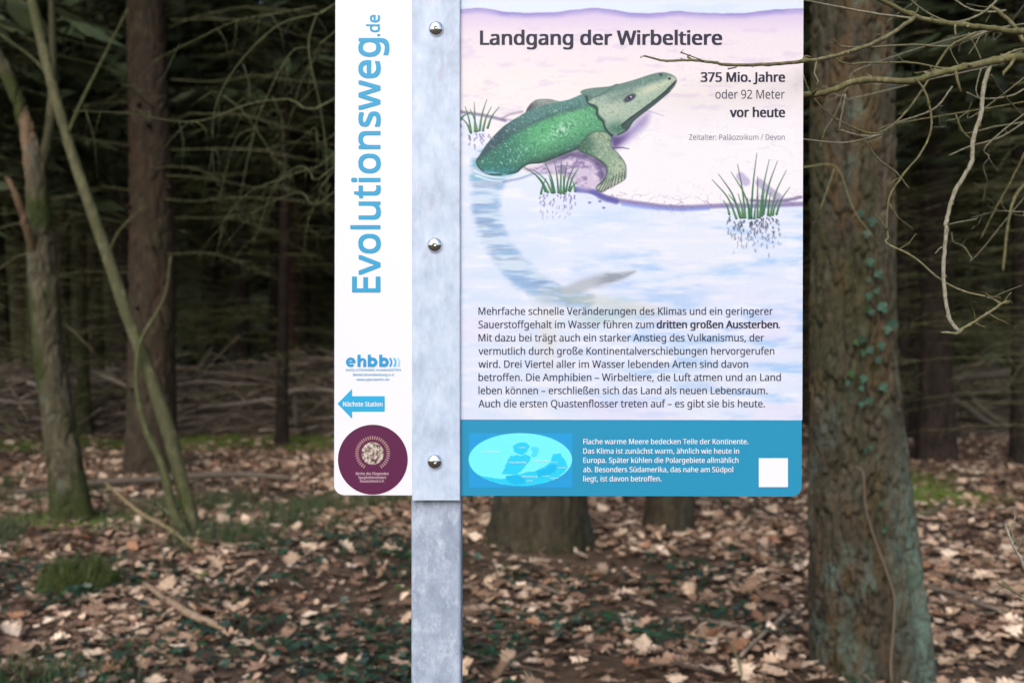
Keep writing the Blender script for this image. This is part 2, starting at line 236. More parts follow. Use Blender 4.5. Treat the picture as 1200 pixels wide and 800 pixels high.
    blend(c(150, 172, 180), tm * smooth(620, 670, X) * smooth(.4, .6, noise2(X / 20, Y / 5, 77)) * .8)
    blend(c(120, 186, 200), tm * (1 - smooth(200, 222, Y)) * smooth(.4, .6, st) * .8)
    d = poly([(655, 340), (678, 328), (704, 320), (730, 318), (746, 317), (737, 324), (716, 333), (690, 340), (668, 347)])
    blend(c(184, 192, 200), smooth(-3, 5, d) * .9)
    blend(c(150, 160, 172), smooth(-1, 4, d) * smooth(690, 715, X) * smooth(.35, .6, noise2(X / 14, Y / 4, 78)) * .9)
    blend(c(206, 214, 204), np.exp(-(((X - 720) / 55) ** 2 + ((Y - 357 - (X - 720) * .15) / 9) ** 2)) * .75 * (.5 + .8 * noise2(X / 20, Y / 5, 80)))
    blend(c(186, 210, 208), np.exp(-(((X - 705) / 34) ** 2 + ((Y - 372) / 9) ** 2)) * .8 * (.5 + .7 * noise2(X / 16, Y / 5, 81)))
    blend(c(226, 226, 222), np.exp(-(((X - 642) / 13) ** 2 + ((Y - 396) / 34) ** 2)) * .7)
    blend(c(196, 206, 216), np.exp(-(((X - 638) / 12) ** 2 + ((Y - 352) / 8) ** 2)) * .6)
    # --- animal: far fin, body, arm, head
    sp = _hash2(np.floor(X / 1.25), np.floor(Y / 1.25 + .5 * np.floor(X / 1.25)), 90)
    cell = noise2(X / 1.7, Y / 1.7, 91, 1)
    def scales(m, light, dark, a=.35):
        blend(light, m * smooth(.72, .95, cell) * a); blend(dark, m * smooth(.42, .12, cell) * a * .8)
    d = poly([(616, 133), (621, 122.5), (629, 117), (640, 116), (650, 117.5), (657, 121), (648, 130), (625, 137)])
    m = smooth(-.6, .6, d)
    blend(c(126, 140, 138), m); blend(c(70, 76, 84), m * smooth(634, 618, X)); blend(c(164, 176, 160), m * np.exp(-((Y - 119) / 3) ** 2) * .6)
    scales(m, c(190, 196, 186), c(70, 80, 84))
    body = poly([(557.5, 191), (562, 182), (573, 166), (590, 148.5), (606, 138), (619, 130.5), (636, 124), (652, 120), (668, 116.5), (684, 110.5), (700, 114), (712, 128), (719, 158),
                 (704, 166), (688, 170), (675, 175.5), (654, 184), (635, 191), (620, 192.5), (612, 197), (604, 203), (584, 206), (568, 203)])
    m = smooth(-.7, .7, body)
    # axis coordinate from back edge (0) to belly (1)
    back = np.interp(X, [557, 573, 590, 606, 619, 652, 684, 712], [190, 166, 148.5, 138, 130.5, 120, 111, 112])
    bel = np.interp(X, [557, 570, 584, 604, 620, 635, 654, 675, 704, 720], [194, 203, 206, 203, 194, 191, 184, 175.5, 166, 158])
    v = np.clip((Y - back) / np.maximum(bel - back, 1), 0, 1)
    blend(c(86, 166, 118), m)
    blend(c(56, 120, 94), m * smooth(.62, 1.0, v) * .9)
    blend(c(26, 66, 62), m * smooth(.86, 1.0, v) * .8)
    blend(c(38, 108, 100), m * smooth(640, 585, X) * .8)
    blend(c(30, 122, 128), m * smooth(190, 204, Y) * smooth(625, 590, X) * .8)
    blend(c(96, 190, 126), m * np.exp(-(((X - 640) / 26) ** 2 + ((Y - 155 + (X - 640) * .35) / 13) ** 2)) * .75)
    blend(c(120, 200, 140), m * np.exp(-(((X - 672) / 20) ** 2 + ((Y - 136) / 11) ** 2)) * .5)
    hi = np.exp(-(((X - 657) / 13) ** 2 + ((Y - 153 + (X - 657) * .4) / 7) ** 2))
    blend(c(190, 226, 204), m * hi * smooth(.3, .75, cell) * .9)
    hi = np.exp(-(((X - 604) / 15) ** 2 + ((Y - 180 + (X - 604) * .5) / 9) ** 2))
    blend(c(190, 230, 232), m * hi * smooth(.6, .9, cell) * .7)
    rid = np.interp(X, [560, 580, 600, 625, 655, 690], [188, 172, 156, 144, 132, 124])
    dk = m * smooth(1.5, -2, Y - rid)
    blend(c(86, 130, 132), dk * .85); blend(c(52, 88, 96), m * np.exp(-((Y - rid) / 2.6) ** 2) * .6 * smooth(700, 670, X))
    blend(c(40, 70, 84), dk * smooth(620, 580, X) * .7)
    scales(m, c(186, 226, 204), c(30, 80, 72), .42)
    blend(c(206, 236, 232), m * smooth(.9, .99, cell) * smooth(640, 600, X) * .45)
    blend(c(18, 46, 48), m * smooth(3.2, 0, body) * smooth(.5, .9, v) * .6)
    blend(c(20, 50, 50), (1 - smooth(.3, 2.6, np.abs(dist_line(catmull([(687, 113), (690, 121), (699, 127), (700, 135), (707, 143), (709, 150), (716, 158)]))[0]))) * m * .85)
    # water lapping over the rear
    blend(c(150, 200, 226), smooth(.5, .6, noise2(X / 16, Y / 2.5, 95)) * np.exp(-(((X - 578) / 26) ** 2 + ((Y - 204) / 4) ** 2)) * .8)
    for pts in ([(556, 200), (574, 207), (600, 208), (624, 201)], [(558, 206), (580, 212), (606, 210)]):
        stroke(pts, 1.4, .5, c(232, 244, 252), .8, 1)
    stroke([(590, 213), (610, 209), (626, 203.5), (640, 203)], 1.5, .8, c(128, 140, 190), .6, 1.2)
    arm = poly([(683, 165), (690, 158), (698, 154.5), (709, 155), (716.5, 161), (716, 171), (726, 182), (733, 193), (733.6, 206), (731, 211),
                (722, 216.5), (713, 221), (705.5, 225), (699, 222), (700, 217.5), (708, 210), (711, 202), (710, 195), (700.5, 187), (690, 181.5), (678, 176)])
    m = smooth(-.6, .6, arm)
    blend(c(142, 168, 142), m)
    blend(c(48, 96, 76), m * smooth(704, 684, X) * .85)
    blend(c(180, 194, 158), m * np.exp(-(((X - 702) / 9) ** 2 + ((Y - 159) / 4) ** 2)) * .8)
    blend(c(186, 198, 170), m * np.exp(-(((X - 726) / 8) ** 2 + ((Y - 197) / 14) ** 2)) * .8)
    scales(m, c(214, 224, 196), c(60, 96, 84), .5)
    blend(c(44, 70, 70), m * smooth(3.4, 0, arm) * smooth(716, 706, X) * smooth(176, 190, Y) * .9)
    blend(c(206, 212, 190), m * smooth(2, -2, (Y - (212 + (718 - X) * .35)) * -1) * smooth(211, 216, Y + (X - 700) * .15) * .7)
    for a, b in (((701, 223.5), (706, 215)), ((704, 224.5), (710.5, 212.5)), ((708, 223), (714, 211)), ((712, 221), (717, 209)), ((716, 218.5), (719, 206.5)),
                 ((720, 216.5), (722.5, 204)), ((724, 214.5), (726, 202.5)), ((728, 212), (729.3, 201.5)), ((731.8, 209), (732, 200.5))):
        stroke([a, ((a[0] + b[0]) / 2 + .3, (a[1] + b[1]) / 2), b], .62, .4, c(44, 54, 60), .85, .5)
    blend(c(40, 48, 56), (1 - smooth(.2, 1.3, np.abs(arm))) * .4)
    head = poly([(681, 107.2), (692, 104), (714, 101.8), (722, 99), (727, 98.6), (745, 93.6), (762, 88), (775, 85.2), (785, 87), (791.6, 91), (792.4, 97),
                 (785.5, 106.5), (766, 122.5), (743, 140.5), (734, 153), (724, 158.4), (715.5, 156), (709.5, 148), (708.4, 141.2), (701.6, 133.6), (700, 124.5),
                 (689, 120), (694, 114.6), (683, 110.5)])
    m = smooth(-.6, .6, head)
    blend(c(172, 192, 172), m)
    top = (Y - np.interp(X, [680, 714, 745, 792], [118, 111, 103, 91]))
    blend(c(92, 130, 120), m * smooth(3, -4, top) * .85)
    blend(c(78, 110, 112), m * np.exp(-(((X - 730) / 20) ** 2 + ((Y - 112 + (X - 730) * .3) / 6) ** 2)) * .55)
    blend(c(214, 220, 190), m * np.exp(-(((X - 764) / 26) ** 2 + ((Y - 103.5 + (X - 764) * .42) / 4.5) ** 2)) * .85)
    blend(c(196, 206, 180), m * np.exp(-(((X - 716) / 12) ** 2 + ((Y - 128) / 6) ** 2)) * .6)
    blend(c(58, 112, 96), m * np.exp(-(((X - 724) / 14) ** 2 + ((Y - 151) / 8) ** 2)) * .95)
    blend(c(190, 200, 178), m * smooth(780, 790, X) * .6)
    scales(m, c(206, 218, 194), c(70, 110, 104), .35)
    jaw = poly([(792, 96), (785.5, 106.8), (766, 122.8), (743, 141), (735, 152), (728, 148), (738, 138), (752, 129), (768, 117.5), (781, 106)])
    blend(c(30, 62, 62), m * smooth(-1, .8, jaw) * .8)
    stroke([(792, 95), (780, 107), (766, 118.5), (751, 129.5), (738, 139), (728, 147)], .9, .8, c(22, 40, 44), .95, .6)
    stroke([(785, 107), (766, 123), (744, 140), (735, 152), (724, 158)], .8, .9, c(28, 50, 56), .8, .6)
    blend(c(30, 54, 60), (1 - smooth(.2, 1.2, np.abs(head))) * .3)
    stroke([(694, 114.6), (702, 112), (712, 106), (720, 101), (724, 99)], .8, .5, c(60, 92, 92), .6, .6)
    e = np.hypot((X - 738) * .94 + (Y - 115) * .28, ((Y - 115) * .96 - (X - 738) * -.30) * 1.5)
    blend(c(56, 74, 78), (1 - smooth(5.4, 7.4, e)) * .75); blend(c(46, 40, 70), 1 - smooth(4, 5, e)); blend(c(120, 112, 160), (1 - smooth(2.6, 3.8, e)) * .7)
    blend(c(20, 18, 30), (1 - smooth(1.2, 2.2, np.hypot((X - 737.5), Y - 115.2)))); blend(c(236, 236, 250), (1 - smooth(.4, 1.1, np.hypot(X - 739.3, Y - 113.6))))
    for px, py in ((774.5, 87.6), (784.6, 92.4)):
        blend(c(36, 40, 52), 1 - smooth(.9, 1.9, np.hypot((X - px) * .8, Y - py)))
    # --- rushes
    def blades(lst, seed):
        for i, (bx, by, tx, ty) in enumerate(lst):
            mx = (bx + tx) / 2 + (bx - tx) * .14; my = (by + ty) / 2 - abs(bx - tx) * .06
            g = _hash2(np.array([i]), np.array([seed]), 5)[0]
            col = c(52 + 70 * g, 132 + 36 * g, 84 + 14 * g)
            stroke([(bx, by), (mx, my), (tx, ty)], 1.35, .25, c(30, 70, 56), .95, .6, 5)
            stroke([(bx - .3, by - 1), (mx - .3, my), (tx, ty)], .8, .1, col, .95, .5, 5)
    def mirror(lst, seed, length, col):
        for i, (bx, by, tx, ty) in enumerate(lst):
            n = 3 + int(length / 9)
            for j in range(n):
                h1, h2, h3 = [_hash2(np.array([i * 37 + j]), np.array([seed]), q)[0] for q in (1, 2, 3)]
                y = by + 3 + (j + h1 * .8) * length * (.6 + .4 * ((i * 37) % 10) / 10) / n; x = bx - (bx - tx) * .35 * (y - by) / length + (h2 - .5) * 3
                if (h1 * 7.3 + h2 * 3.1) % 1 < .3 + .35 * j / n: continue
                stroke([(x, y), (x + (h3 - .5) * 3, y + 1.5 + 2.2 * h1)], .9 * (1 - .5 * j / n), .5, col, .75 * (1 - .6 * j / n), .8, 2)
    g1 = [(552, 155.7, 545.2, 125), (556.6, 154, 555.7, 120), (551, 154, 539.5, 137), (561.9, 153, 570.6, 116.5), (566, 153, 575.9, 125), (571.5, 150, 585, 125.2), (539, 141, 552, 132), (559, 154, 551, 128)]
    g2 = [(642, 225.5, 613, 195), (646.5, 225.5, 627, 200), (650, 225.5, 638.6, 190.5), (654.4, 225.5, 650, 190.5), (657, 227, 657.9, 188), (660, 226, 665, 190.5), (663, 224.6, 672.7, 195),
          (666.6, 223, 678, 196.8), (634, 227, 640, 209), (674, 224, 671, 212), (639, 224, 628, 206), (668, 224, 676, 214), (648, 226, 643, 205), (661, 227, 660, 205)]
    g3 = [(863, 256, 834.5, 210.4), (867.5, 255, 842, 204), (881, 256, 857, 202), (873.4, 255, 864.3, 192.3), (880, 255, 887, 179.6), (887.7, 255, 888, 207), (890.4, 255, 901.5, 187), (894.7, 251, 911, 189),
          (902.5, 253, 921.6, 199.7), (910, 251, 925.5, 219.5), (854.7, 251, 848, 234.8), (871, 255, 865, 227), (905.7, 252, 912, 233.7), (869, 255, 854, 228), (900, 252, 903, 226), (878, 256, 876, 232), (893, 253, 896, 222), (884, 256, 886, 238)]
    mirror(g1, 1, 20, c(110, 84, 140)); mirror(g2, 2, 34, c(112, 96, 160)); mirror(g3, 3, 48, c(70, 70, 110)); mirror(g3, 4, 30, c(60, 66, 90))
    blades(g1, 1); blades(g2, 2); blades(g3, 3)
    img += (noise2(X * .9, Y * .9, 99, 1)[..., None] - .5) * 5
    return xs, ys, np.clip(img / 255, 0, 1)
# ---------------------------------------------------------------- helpers
def tag(o, label=None, cat=None, group=None, kind=None):
    if label: o['label'] = label
    if cat: o['category'] = cat
    if group: o['group'] = group
    if kind: o['kind'] = kind
    return o

def empty(name, loc, label, cat, group=None):
    o = bpy.data.objects.new(name, None); o.location = loc; o.empty_display_size = .1; COL.objects.link(o)
    return tag(o, label, cat, group)

def P(px, py, y):
    """a photo pixel at depth y -> world point"""
    return np.array([(px - 600) / F * y, y, CAMH + (400 - py) / F * y])

class MB:
    def __init__(self): self.v = []; self.f3 = []; self.f4 = []; self.c = []; self.m3 = []; self.m4 = []; self.n = 0
    def add(self, v, tri=None, quad=None, col=None, mat=0):
        v = np.asarray(v, float).reshape(-1, 3)
        if tri is not None and len(tri): t = np.asarray(tri, int).reshape(-1, 3); self.f3.append(t + self.n); self.m3.append(np.full(len(t), mat))
        if quad is not None and len(quad): q = np.asarray(quad, int).reshape(-1, 4); self.f4.append(q + self.n); self.m4.append(np.full(len(q), mat))
        self.v.append(v); self.n += len(v)
        c = np.zeros((len(v), 4)) if col is None else np.broadcast_to(np.asarray(col, float), (len(v), len(np.atleast_1d(np.asarray(col))) if np.ndim(col) == 1 else np.shape(col)[1]))
        if c.shape[1] == 3: c = np.concatenate([c, np.ones((len(v), 1))], 1)
        self.c.append(c)
        return self
    def mesh(self, name, mats, smooth_=True, colors=True):
        v = np.concatenate(self.v); f3 = np.concatenate(self.f3) if self.f3 else np.zeros((0, 3), int); f4 = np.concatenate(self.f4) if self.f4 else np.zeros((0, 4), int)
        me = bpy.data.meshes.new(name)
        me.vertices.add(len(v)); me.vertices.foreach_set('co', v.astype(np.float32).ravel())
        nl = f3.size + f4.size
        me.loops.add(nl); me.loops.foreach_set('vertex_index', np.concatenate([f3.ravel(), f4.ravel()]).astype(np.int32))
        me.polygons.add(len(f3) + len(f4))
        st = np.concatenate([np.arange(len(f3)) * 3, f3.size + np.arange(len(f4)) * 4]).astype(np.int32)
        me.polygons.foreach_set('loop_start', st)
        mi = np.concatenate([np.concatenate(self.m3) if self.m3 else [], np.concatenate(self.m4) if self.m4 else []]).astype(np.int32)
        me.polygons.foreach_set('material_index', mi)
        me.polygons.foreach_set('use_smooth', np.full(len(mi), smooth_, bool))
        if colors:
            a = me.color_attributes.new('tint', 'FLOAT_COLOR', 'POINT'); a.data.foreach_set('color', np.concatenate(self.c).astype(np.float32).ravel())
        for m in (mats if isinstance(mats, (list, tuple)) else [mats]): me.materials.append(m)
        me.update(calc_edges=True); me.validate()
        return me
    def build(self, name, mats, parent=None, smooth_=True, colors=True):
        o = bpy.data.objects.new(name, self.mesh(name, mats, smooth_, colors)); COL.objects.link(o)
        if parent is not None:
            o.parent = parent; o.matrix_parent_inverse.identity()
            loc = parent.location
            me = o.data; co = np.zeros(len(me.vertices) * 3, np.float32); me.vertices.foreach_get('co', co)
            pl = np.zeros(3); q = parent
            while q is not None: pl += np.array(q.location); q = q.parent
            me.vertices.foreach_set('co', (co.reshape(-1, 3) - pl.astype(np.float32)).ravel()); me.update()
        return o

def link_mesh(name, me, parent=None, loc=(0, 0, 0)):
    o = bpy.data.objects.new(name, me); COL.objects.link(o); o.location = loc
    if parent is not None: o.parent = parent
    return o

def noise3(x, y, z, seed=0, octaves=3):
    tot = 0; amp = 1.0; s = 0
    for o in range(octaves):
        ix, iy, iz = np.floor(x), np.floor(y), np.floor(z); fx, fy, fz = x - ix, y - iy, z - iz
        fx = fx * fx * (3 - 2 * fx); fy = fy * fy * (3 - 2 * fy); fz = fz * fz * (3 - 2 * fz)
        def lay(k):
            zz = (iz + k) * 57.0
            a = _hash2(ix + zz, iy + zz * 3, seed + o); b = _hash2(ix + 1 + zz, iy + zz * 3, seed + o)
            c = _hash2(ix + zz, iy + 1 + zz * 3, seed + o); d = _hash2(ix + 1 + zz, iy + 1 + zz * 3, seed + o)
            return (a * (1 - fx) + b * fx) * (1 - fy) + (c * (1 - fx) + d * fx) * fy
        tot = tot + amp * (lay(0) * (1 - fz) + lay(1) * fz); s += amp; amp *= .5; x = x * 2.03 + 5.3; y = y * 2.03 + 1.7; z = z * 2.03 + 3.1
    return tot / s

def tube_arrays(p, r, sides=6):
    p = np.asarray(p, float); n = len(p); r = np.broadcast_to(np.asarray(r, float), (n,))
    t = np.gradient(p, axis=0); t /= np.linalg.norm(t, axis=1)[:, None] + 1e-12
    up = np.array([0, 0, 1.0]) if abs(t[:, 2]).mean() < .8 else np.array([1.0, 0, 0])
    u = np.cross(t, up); u /= np.linalg.norm(u, axis=1)[:, None] + 1e-12
    w = np.cross(u, t)
    a = np.arange(sides) * 2 * np.pi / sides
    v = p[:, None, :] + r[:, None, None] * (np.cos(a)[None, :, None] * u[:, None, :] + np.sin(a)[None, :, None] * w[:, None, :])
    i = np.arange(n - 1)[:, None] * sides; j = np.arange(sides)[None, :]; k = (j + 1) % sides
    q = np.stack([i + j, i + k, i + sides + k, i + sides + j], -1).reshape(-1, 4)
    v = v.reshape(-1, 3)
    cap = np.array([[0, s, s + 1] for s in range(1, sides - 1)]); cap2 = cap[:, ::-1] + (n - 1) * sides
    return v, np.concatenate([cap[:, ::-1], cap2[:, ::-1]]), q

def add_tube(mb, p, r, sides=6, col=(1, 1, 1, 1), mat=0):
    v, t, q = tube_arrays(p, r, sides)
    c = np.asarray(col, float)
    if c.ndim == 2: c = np.repeat(c, sides, 0)
    mb.add(v, t, q, c, mat)

def cm3(pts, k=5):
    return catmull3(np.asarray(pts, float), k)

def catmull3(Pn, k=5):
    n = len(Pn); out = []
    if n < 3: return np.array([Pn[0] + (Pn[-1] - Pn[0]) * t for t in np.linspace(0, 1, k + 1)])
    for i in range(n - 1):
        p1, p2 = Pn[i], Pn[i + 1]; p0 = Pn[i - 1] if i > 0 else 2 * p1 - p2; p3 = Pn[i + 2] if i + 2 < n else 2 * p2 - p1
        for t in np.arange(k) / k:
            out.append(.5 * (2 * p1 + (p2 - p0) * t + (2 * p0 - 5 * p1 + 4 * p2 - p3) * t * t + (3 * p1 - p0 - 3 * p2 + p3) * t ** 3))
    out.append(Pn[-1]); return np.array(out)

# ---------------------------------------------------------------- materials
def lin(c): return tuple((x / 255 / 12.92 if x / 255 <= .04045 else ((x / 255 + .055) / 1.055) ** 2.4) for x in c)
PRINT = .73                                     # reflectance of the white print base
PBASE = (.965, .99, 1.045)                     # the board's white base is a cool bluish white
def ink(c): return tuple(min(.95, x * k * PRINT / .98) for x, k in zip(lin(c), PBASE))

def newmat(name, base=(.5, .5, .5), rough=.6, metal=0, spec=.5):
    m = bpy.data.materials.new(name); m.use_nodes = True; b = m.node_tree.nodes['Principled BSDF']
    b.inputs['Base Color'].default_value = (*base, 1); b.inputs['Roughness'].default_value = rough; b.inputs['Metallic'].default_value = metal
    b.inputs['Specular IOR Level'].default_value = spec
    return m, m.node_tree.nodes, m.node_tree.links, b

def mix(nt, a, b, fac, mode='MIX'):
    n = nt.nodes.new('ShaderNodeMix'); n.data_type = 'RGBA'; n.blend_type = mode
    for s, v in ((0, fac), (6, a), (7, b)):
        if isinstance(v, bpy.types.NodeSocket): nt.links.new(v, n.inputs[s])
        elif s == 0: n.inputs[0].default_value = v
        else: n.inputs[s].default_value = (*v[:3], 1)
    return n.outputs[2]

def tex(nt, scale, detail=4, rough=.6, stretch=(1, 1, 1), kind='noise', coord='Object', loc=(0, 0, 0)):
    tc = nt.nodes.new('ShaderNodeTexCoord'); mp = nt.nodes.new('ShaderNodeMapping'); mp.inputs['Scale'].default_value = stretch; mp.inputs['Location'].default_value = loc
    nt.links.new(tc.outputs[coord], mp.inputs[0])
    if kind == 'noise':
        t = nt.nodes.new('ShaderNodeTexNoise'); t.inputs['Scale'].default_value = scale; t.inputs['Detail'].default_value = detail; t.inputs['Roughness'].default_value = rough
        nt.links.new(mp.outputs[0], t.inputs['Vector']); return t.outputs['Fac']
    t = nt.nodes.new('ShaderNodeTexVoronoi'); t.inputs['Scale'].default_value = scale
    if kind == 'edge': t.feature = 'DISTANCE_TO_EDGE'
    nt.links.new(mp.outputs[0], t.inputs['Vector']); return t.outputs['Distance']

def ramp(nt, fac, stops):
    r = nt.nodes.new('ShaderNodeValToRGB'); e = r.color_ramp.elements
    while len(e) < len(stops): e.new(.5)
    for i, (p, c) in enumerate(stops): e[i].position = p; e[i].color = (*(c if isinstance(c, (tuple, list)) else (c, c, c)), 1)
    nt.links.new(fac, r.inputs[0]); return r.outputs[0]

def bump(nt, b, h, strength=.5, dist=.01):
    n = nt.nodes.new('ShaderNodeBump'); n.inputs['Strength'].default_value = strength; n.inputs['Distance'].default_value = dist
    nt.links.new(h, n.inputs['Height']); nt.links.new(n.outputs[0], b.inputs['Normal'])

def attr(nt, name='tint'):
    a = nt.nodes.new('ShaderNodeAttribute'); a.attribute_name = name; return a

def bark_mat(name, dark, light, warm=None, scale=30, stretch=(1, 1, .35), bumpd=.01, algae=(.15, .30, .25), moss=(.07, .10, .02), vary=False):
    """tint.r = algae, tint.g = moss, tint.b = exposed warm bark"""
    m, n, l, b = newmat(name, light, .92, 0, .2); nt = m.node_tree
    base = ramp(nt, tex(nt, scale, 5, .65, stretch), [(.3, dark), (.7, light)])
    vc = n.new('ShaderNodeTexVoronoi'); vc.inputs['Scale'].default_value = scale * .8; tcv = n.new('ShaderNodeTexCoord'); mpv = n.new('ShaderNodeMapping'); mpv.inputs['Scale'].default_value = (1, 1, .45)
    nzv = n.new('ShaderNodeTexNoise'); nzv.inputs['Scale'].default_value = scale * .7; l.new(tcv.outputs['Object'], nzv.inputs['Vector']); avv = n.new('ShaderNodeVectorMath'); avv.operation = 'MULTIPLY_ADD'; avv.inputs[1].default_value = (.06 * 30 / scale,) * 3
    l.new(nzv.outputs['Color'], avv.inputs[0]); l.new(tcv.outputs['Object'], avv.inputs[2]); l.new(avv.outputs[0], mpv.inputs[0]); l.new(mpv.outputs[0], vc.inputs['Vector'])
    sv = n.new('ShaderNodeSeparateColor'); l.new(vc.outputs['Color'], sv.inputs[0])
    base = mix(nt, base, ramp(nt, sv.outputs[0], [(.1, .45), (.5, .9), (.9, 1.5)]), .5, 'MULTIPLY')
    base = mix(nt, base, tuple(.55 * x for x in light), ramp(nt, tex(nt, scale * .16, 3, .6, (1, 1, .6)), [(.45, 0), (.7, 1)]))
    a = attr(nt); sep = n.new('ShaderNodeSeparateColor'); l.new(a.outputs['Color'], sep.inputs[0])
    def broken(mask, sc):                       # lichen and moss sit in fine crusty flecks
        mm = n.new('ShaderNodeMath'); mm.operation = 'MULTIPLY'; l.new(mask, mm.inputs[0]); l.new(ramp(nt, tex(nt, sc, 5, .75, (1, 1, .6)), [(.36, .12), (.56, 1)]), mm.inputs[1]); return mm.outputs[0]
    if warm: base = mix(nt, base, mix(nt, warm, tuple(.5 * x for x in warm), tex(nt, scale * 2, 3)), broken(sep.outputs[2], scale * 1.8))
    base = mix(nt, base, mix(nt, algae, tuple(.5 * x for x in algae), tex(nt, scale * 1.7, 3)), broken(sep.outputs[0], scale * 1.4))
    base = mix(nt, base, mix(nt, moss, tuple(.4 * x for x in moss), tex(nt, scale * 2.2, 3)), sep.outputs[1])
    if vary:
        oi = n.new('ShaderNodeObjectInfo'); hs = n.new('ShaderNodeHueSaturation'); mr = n.new('ShaderNodeMapRange'); mr.inputs[3].default_value = .6; mr.inputs[4].default_value = 1.5
        l.new(oi.outputs['Random'], mr.inputs[0]); l.new(mr.outputs[0], hs.inputs['Value']); l.new(base, hs.inputs['Color']); base = hs.outputs[0]
    l.new(base, b.inputs['Base Color'])
    bump(nt, b, tex(nt, scale * 1.3, 6, .75, stretch), .9, bumpd)
    return m

def tint_mat(name, rough=.7, spec=.3, var=.35, scale=25, trans=0):
    """base colour straight from the 'tint' attribute (each leaf, stick, print patch its own), broken up a little"""
    m, n, l, b = newmat(name, (.5, .5, .5), rough, 0, spec); nt = m.node_tree
    a = attr(nt); c = a.outputs['Color']
    if var:
        f = ramp(nt, tex(nt, scale, 3), [(.3, 1 - var), (.7, 1.0)]); c = mix(nt, c, f, 1.0, 'MULTIPLY')
    l.new(c, b.inputs['Base Color'])
    return m
# ---------------------------------------------------------------- the information sign on its galvanised post
YP = 1.265; K = YP / F
def S(px, py, lift=0.0): return ((px - 600) * K, YP - lift, CAMH + (400 - py) * K)

GLYPHS = {chr(c): (a, [list(zip(q[0::2], q[1::2])) for q in o]) for c, (a, o) in GLYPHS.items()}
CAPU = max(y for sp in GLYPHS['E'][1] for x, y in sp)

def lettering(name, lines, material, parent, lift, rotated=False):
    """lines: (text, x0, x1, baseline, cap height, bold) in photo pixels; flat printed letters"""
    mbs = []
    verts_obj = []
    for bold in sorted({ln[5] for ln in lines}):
        cu = bpy.data.curves.new(name, 'CURVE'); cu.dimensions = '2D'; cu.fill_mode = 'BOTH'
        capm = 10
        for (text, x0, x1, base, cap, bd) in lines:
            if bd != bold: continue
            capm = cap
            adv = sum(GLYPHS[c][0] for c in text)
            first = min(x for sp in GLYPHS[text[0]][1] for x, y in sp); last = GLYPHS[text[-1]]
            right = last[0] - max(x for sp in last[1] for x, y in sp)
            sx = (x1 - x0) / (adv - first - right); sy = cap / CAPU; u = -first
            for c in text:
                for sp in GLYPHS[c][1]:
                    if len(sp) < 3: continue
                    s = cu.splines.new('POLY'); s.points.add(len(sp) - 1); s.use_cyclic_u = True
                    for i, (x, y) in enumerate(sp):
                        U, V = (u + x) * sx, y * sy
                        px, py = (base - V, x0 - U) if rotated else (x0 + U, base - V)
                        s.points[i].co = (px - 600, 400 - py, 0, 1)
                u += GLYPHS[c][0]
        ob = bpy.data.objects.new(name, cu); COL.objects.link(ob)
        me = bpy.data.meshes.new_from_object(ob.evaluated_get(bpy.context.evaluated_depsgraph_get()))
        co = np.zeros(len(me.vertices) * 3, np.float32); me.vertices.foreach_get('co', co); co = co.reshape(-1, 3)
        me.calc_loop_triangles(); fc = [tuple(p.vertices) for p in me.loop_triangles]
        verts_obj.append((co, fc, bold * capm))
        bpy.data.objects.remove(ob); bpy.data.curves.remove(cu); bpy.data.meshes.remove(me)
    mb = MB()
    for co, fc, bw in verts_obj:
      for sh, (ox, oy) in enumerate([(0, 0)] if bw < .004 else [(-bw, 0), (bw, 0), (0, bw * .5), (0, -bw * .5)] if bw < .02 else [(-bw, -bw * .4), (bw, -bw * .4), (-bw, bw * .4), (bw, bw * .4), (0, 0)]):
        w = np.stack([(co[:, 0] + ox) * K, np.full(len(co), YP - lift - .00002 * sh), CAMH + (co[:, 1] + oy) * K], 1)
        mb.add(w, [f for f in fc if len(f) == 3], [f for f in fc if len(f) == 4])
    return mb.build(name, material, parent, False, False)

def ngon_patch(mb, pts, lift, col=None):
    """flat printed patch, triangulated by ear clipping"""
    from mathutils.geometry import tessellate_polygon
    v = [S(x, y, lift) for x, y in pts]
    t = tessellate_polygon([[Vector((x, -y, 0)) for x, y in pts]])
    t = [(a, b, c) if ((pts[b][0] - pts[a][0]) * (pts[c][1] - pts[a][1]) - (pts[b][1] - pts[a][1]) * (pts[c][0] - pts[a][0])) < 0 else (a, c, b) for a, b, c in t]
    mb.add(v, t, None, (1, 1, 1, 1) if col is None else (*col, 1))

def printmat(name, rgb, rough=.45):
    return newmat(name, ink(rgb), rough, 0, .25)[0]

sign = empty('information_sign', (S(510, 0)[0], YP + .035, 0), 'white and teal board picturing a green lizard-like animal, clamped to a galvanised steel post', 'information sign')

galv, n, l, b = newmat('galvanised_steel', (.6, .64, .68), .5, .0, .5); nt = galv.node_tree
c = ramp(nt, tex(nt, 38, 6, .7, (1, 1, .6)), [(.3, (.32, .40, .53)), (.5, (.43, .525, .68)), (.72, (.56, .65, .78))])
c = mix(nt, c, (.36, .38, .50), ramp(nt, tex(nt, 22, 5, .75, (1.4, 1, .8), loc=(3, 1, 2)), [(.56, 0), (.68, .6)]))
c = mix(nt, c, (.62, .73, .86), ramp(nt, tex(nt, 120, 3, .6, (2.2, 1, .25)), [(.60, 0), (.75, .5)]))
l.new(c, b.inputs['Base Color']); bump(nt, b, tex(nt, 60, 5, .7), .12, .002)
l.new(ramp(nt, tex(nt, 30, 4), [(.3, .42), (.7, .62)]), b.inputs['Roughness'])


